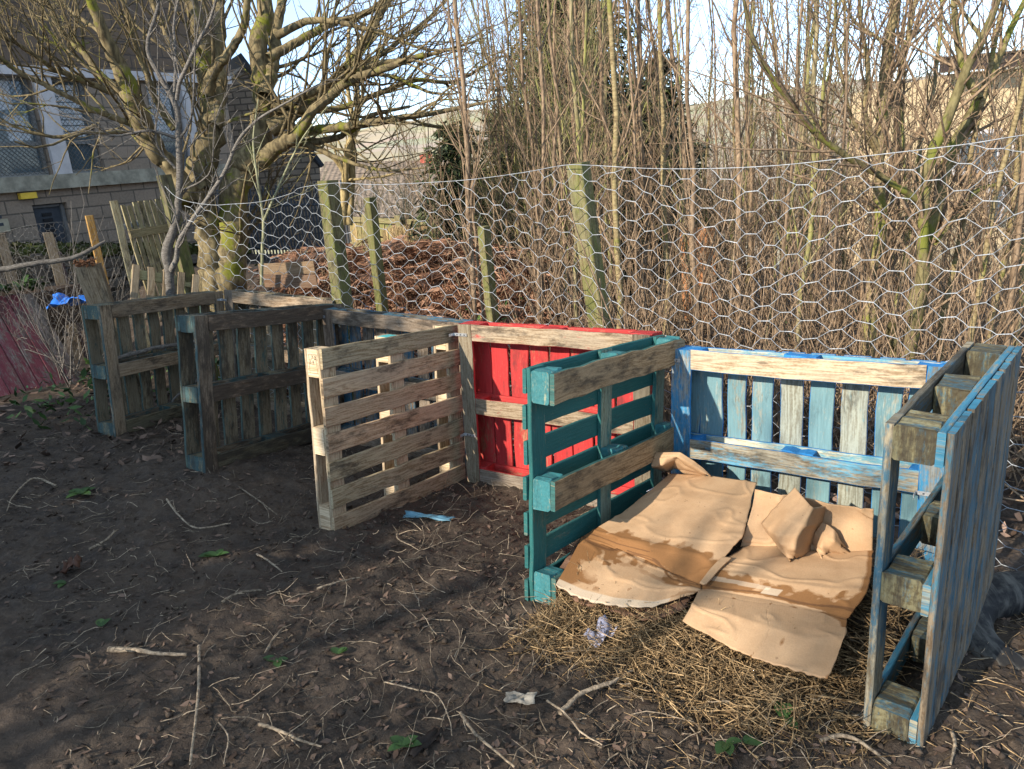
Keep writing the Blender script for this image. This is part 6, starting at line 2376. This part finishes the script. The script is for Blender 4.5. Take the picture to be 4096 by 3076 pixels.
# little green plants on the soil
rw = np.random.default_rng(66)
WEED = [((330, 1985), 0.085, 7, 'dock seedling with long narrow leaves on the shaded soil, far left'), ((190, 1630), 0.07, 14, 'low leafy green weed by the red sloping panel'),
        ((265, 2345), 0.05, 4, 'two round pale green leaves at the left, below the dark stick'), ((870, 2235), 0.08, 4, 'small green weed left of the peeled stick'),
        ((1110, 2660), 0.05, 6, 'small weed with pale leaves at the centre of the soil'), ((410, 2520), 0.05, 4, 'tiny yellow green seedling at the lower left'),
        ((1355, 2630), 0.05, 4, 'green leaf pair right of the small pale weed'), ((1615, 3000), 0.06, 6, 'grey green weed at the bottom edge, centre'),
        ((2905, 2990), 0.06, 3, 'bright green round leaf pair below the straw'), ((2975, 2985), 0.055, 2, 'dull green leaf next to the bright round leaf pair'),
        ((3130, 2890), 0.07, 3, 'thin green blade below the cardboard corner'), ((2590, 2600), 0.05, 5, 'yellow green shoots beside the grey paper scrap')]
for (px, py), L, n, lab in WEED:
    leaf_plant('weed', gpt(px, py) + np.array([0, 0, 0.012]), n, L, rw, GREENL, 1.0, lab, 'weed', None, 0.25, 0.3)

# scraps
crumpled('paper_scrap', 'crumpled pale lilac grey paper scrap on the straw', 'paper', gpt(2405, 2580) + np.array([0, 0, 0.045]), 0.11, 0.075, simple('lilac_paper', (0.27, 0.27, 0.34), 0.7, 0.3, 30), 14, 0.05, 14, 0.6, 4.0)
crumpled('leaf_scrap', 'large pale grey torn leaf lying below the straw', 'leaf', gpt(2080, 2805) + np.array([0, 0, 0.012]), 0.11, 0.045, simple('pale_leaf', (0.22, 0.20, 0.165), 0.8, 0.4, 40), 15, 0.02, 12, -0.2)
crumpled('plastic_strip', 'torn pale blue plastic strip on the soil before the tan pallet', 'plastic', gpt(1715, 2078) + np.array([0, 0, 0.014]), 0.30, 0.055, simple('blue_grey_plastic', (0.14, 0.30, 0.38), 0.4, 0.2, 20), 16, 0.022, 18, -0.35)
crumpled('dead_leaf', 'curled rust brown dead leaf standing at the left', 'leaf', gpt(295, 2290) + np.array([0, 0, 0.03]), 0.08, 0.09, DEADBR, 17, 0.06, 10, 0.3)
crumpled('dead_leaf', 'long curled red brown leaf at the bottom edge right of the grey weed', 'leaf', gpt(1700, 2985) + np.array([0, 0, 0.012]), 0.13, 0.035, LITTER, 18, 0.025, 10, 0.9)

# ------------------------------------------------------------------ zinc brackets joining the pallets
def bracket(key, x, z, label, L=0.075, y=-0.004, both=True, w=0.018):
    """A flat perforated strap fixed across the corner of two pallets."""
    o, X, U, _, _, _ = POSE[key]
    X = unit(X)
    U = unit(np.array(U) - X * np.dot(X, U))
    Yv = np.cross(U, X)
    p = local(key, x, y, z)
    root = thing('corner_bracket', p, label, 'bracket')
    m = MB()
    m.plank(-X * L * 0.5, X, U, -Yv, L, w, 0.0025, n=3, jit=0, bow=0, ch=0.0006)
    m.plank(-X * L * 0.5, -Yv, U, X, L * 0.5, w, 0.0025, n=3, jit=0, bow=0, ch=0.0006)
    m.build('strap', STEEL, root)
    for s in (-0.22, 0.05, 0.32):
        T = Tubes()
        q = X * L * s + U * w * 0.5 - Yv * 0.0024
        T.add([q, q - Yv * 0.003, q - Yv * 0.0045], [0.0042, 0.0042, 0.002], 7, 0.5)
        T.build('screw', SLATE, root)


bracket('B1', 0.0, 0.90, 'small zinc bracket in the far left corner of the pallets')
bracket('B2', 0.0, 0.925, 'small zinc bracket between the blackened divider and the dark blue slatted pallet')
bracket('B3', 0.02, 0.93, 'upper zinc bracket joining the tan pallet to the red one', 0.1)
bracket('B3', 0.05, 0.30, 'lower zinc bracket joining the tan pallet to the red one', 0.09)
bracket('B4', 0.0, 0.93, 'zinc bracket joining the teal pallet to the bright blue one', 0.1)
bracket('B4', 1.17, 0.44, 'zinc bracket joining the bright blue pallet to the nearest blue grey one', 0.11)


# ------------------------------------------------------------------ tyre at the right edge
def tyre():
    c = gpt(4185, 2560)
    ax = unit(np.array([-0.10, -0.16, 1.0]))
    root = thing('tyre', c, 'worn black tyre half sunk in the soil at the right edge', 'tyre')
    u = unit(np.cross(ax, [0, 1, 0]))
    v = np.cross(ax, u)
    n, k = 144, 22
    V = []
    for i in range(n):
        a = 2 * math.pi * i / n
        e = u * math.cos(a) + v * math.sin(a)
        for j in range(k):
            b = 2 * math.pi * j / k
            cb, sb = math.cos(b), math.sin(b)
            rr = 0.245 + 0.082 * math.copysign(abs(cb) ** 0.75, cb)
            zz = 0.078 * math.copysign(abs(sb) ** 0.7, sb)
            if cb > 0.2:
                rr -= 0.005 * ((i % 4) < 1) * (1.0 if cb < 0.9 else 0.5)
            V.append(e * rr + ax * (zz - 0.005))
    ii = np.arange(n * k).reshape(n, k)
    Q = np.stack([ii, np.roll(ii, -1, 1), np.roll(np.roll(ii, -1, 0), -1, 1), np.roll(ii, -1, 0)], -1).reshape(-1, 4)
    t = NT('dusty_tyre_rubber')
    co = t.coord('Object')
    nn = t.noise(co, 14.0, 5.0, 0.65)
    st = t.noise(t.scale(co, (40.0, 6.0, 6.0)), 1.0, 4.0, 0.6)
    cc = t.mix(t.step(nn, 0.42, 0.66), (0.02, 0.02, 0.021), (0.085, 0.08, 0.07))
    cc = t.mix(t.math('MULTIPLY', t.step(st, 0.5, 0.7), 0.5), cc, (0.2, 0.19, 0.165))
    o = quads('tread_and_sidewall', V, Q, t.finish(cc, 0.8, t.math('ADD', nn, st), 0.15, 0.005), root, smooth=True)


tyre()


# ------------------------------------------------------------------ trees behind the camera, whose shade falls across the garden
def shade_evergreen(name, label, pos, H, R, seed, n, zlo=0.6, size=0.16):
    r_ = np.random.default_rng(seed)
    root = thing(name, pos, label, 'tree')
    T = Tubes()
    T.add([(0, 0, -0.3), (0.1, 0, H * 0.4), (0, 0.1, H * 0.9)], [0.2, 0.14, 0.03], 8, 0.4)
    V, Q, tn = [], [], []
    for k in range(n):
        th, ph = r_.uniform(0, 2 * math.pi), math.acos(r_.uniform(-1, 1))
        rad = r_.uniform(0.25, 1) ** 0.5
        e = np.array([math.sin(ph) * math.cos(th), math.sin(ph) * math.sin(th), math.cos(ph)])
        lump = 0.72 + 0.5 * vnoise(np.array([e[0] * 2.4 + 5]), np.array([e[1] * 2.4 + e[2] * 2.1]), seed)[0]
        c = e * rad * lump * np.array([R, R, (H - zlo) / 2]) + np.array([0, 0, (H + zlo) / 2])
        d = unit(r_.normal(0, 1, 3))
        s = unit(np.cross(d, r_.normal(0, 1, 3)))
        l = size * r_.uniform(0.6, 1.5)
        b = len(V)
        V += [c - d * l, c - s * l * 0.5, c + d * l, c + s * l * 0.5]
        tn += [r_.uniform(0, 1)] * 4
        Q.append((b, b + 1, b + 2, b + 3))
    T.build('trunk', BROWN, root)
    quads('crown', V, Q, LEAFD, root, tn)


_hs = np.array([SUN_DIR[0], SUN_DIR[1]]) / np.hypot(SUN_DIR[0], SUN_DIR[1])
_hp = np.array([_hs[1], -_hs[0]])                      # to the right of the light's travel


def behind(w, t):
    """Plan position from the offset across the light (w, positive to its right) and along it (t)."""
    q = _hp * w + _hs * t
    return (q[0], q[1], float(gz(q[0], q[1])))


for w, t, H, R, sd, n in ((-6.75, -6.0, 4.5, 1.4, 1, 1500), (-5.25, -6.6, 4.8, 1.5, 2, 1700), (-3.9, -7.2, 4.4, 1.2, 3, 800)):
    shade_evergreen('evergreen_tree', ['dense evergreen garden tree behind the camera, leftmost of the row', 'dense evergreen garden tree behind the camera, middle of the row',
                                       'dense evergreen garden tree behind the camera, last of the row'][sd - 1], behind(w, t), H, R, sd, n)
rb = np.random.default_rng(15)
for k, (w, t, H) in enumerate(((-2.4, -7.5, 5.0), (-0.9, -9.5, 5.6), (0.8, -9.0, 5.2), (-1.6, -5.5, 3.4))):
    p = behind(w, t)
    root = thing('garden_tree', p, ['bare garden tree behind the camera next to the evergreens', 'tall bare garden tree behind the camera, well to the right', 'bare garden tree behind the camera, farthest right',
                                    'small bare garden tree behind the camera, nearest the bays'][k], 'tree')
    T, W = Tubes(), Tubes()
    pts = np.array([[0, 0, -0.2], [0.05, 0, H * 0.3], [0.0, 0.1, H * 0.6], [0.1, 0.0, H]])
    q = smooth_line(pts, 14)
    rad = np.linspace(0.07, 0.02, 14)
    T.add(q, rad, 7, 0.5)
    along(W, q, rad, 26, rb, L=(0.8, 2.0), lev=2, t0=0.2, bias=(0, 0, 0.35), up=0.03, wob=0.13, dens=2.6, rmin=0.006, rfac=0.6)
    T.build('trunk', BROWN, root)
    W.build('crown_twigs', BROWN, root)
#@@END
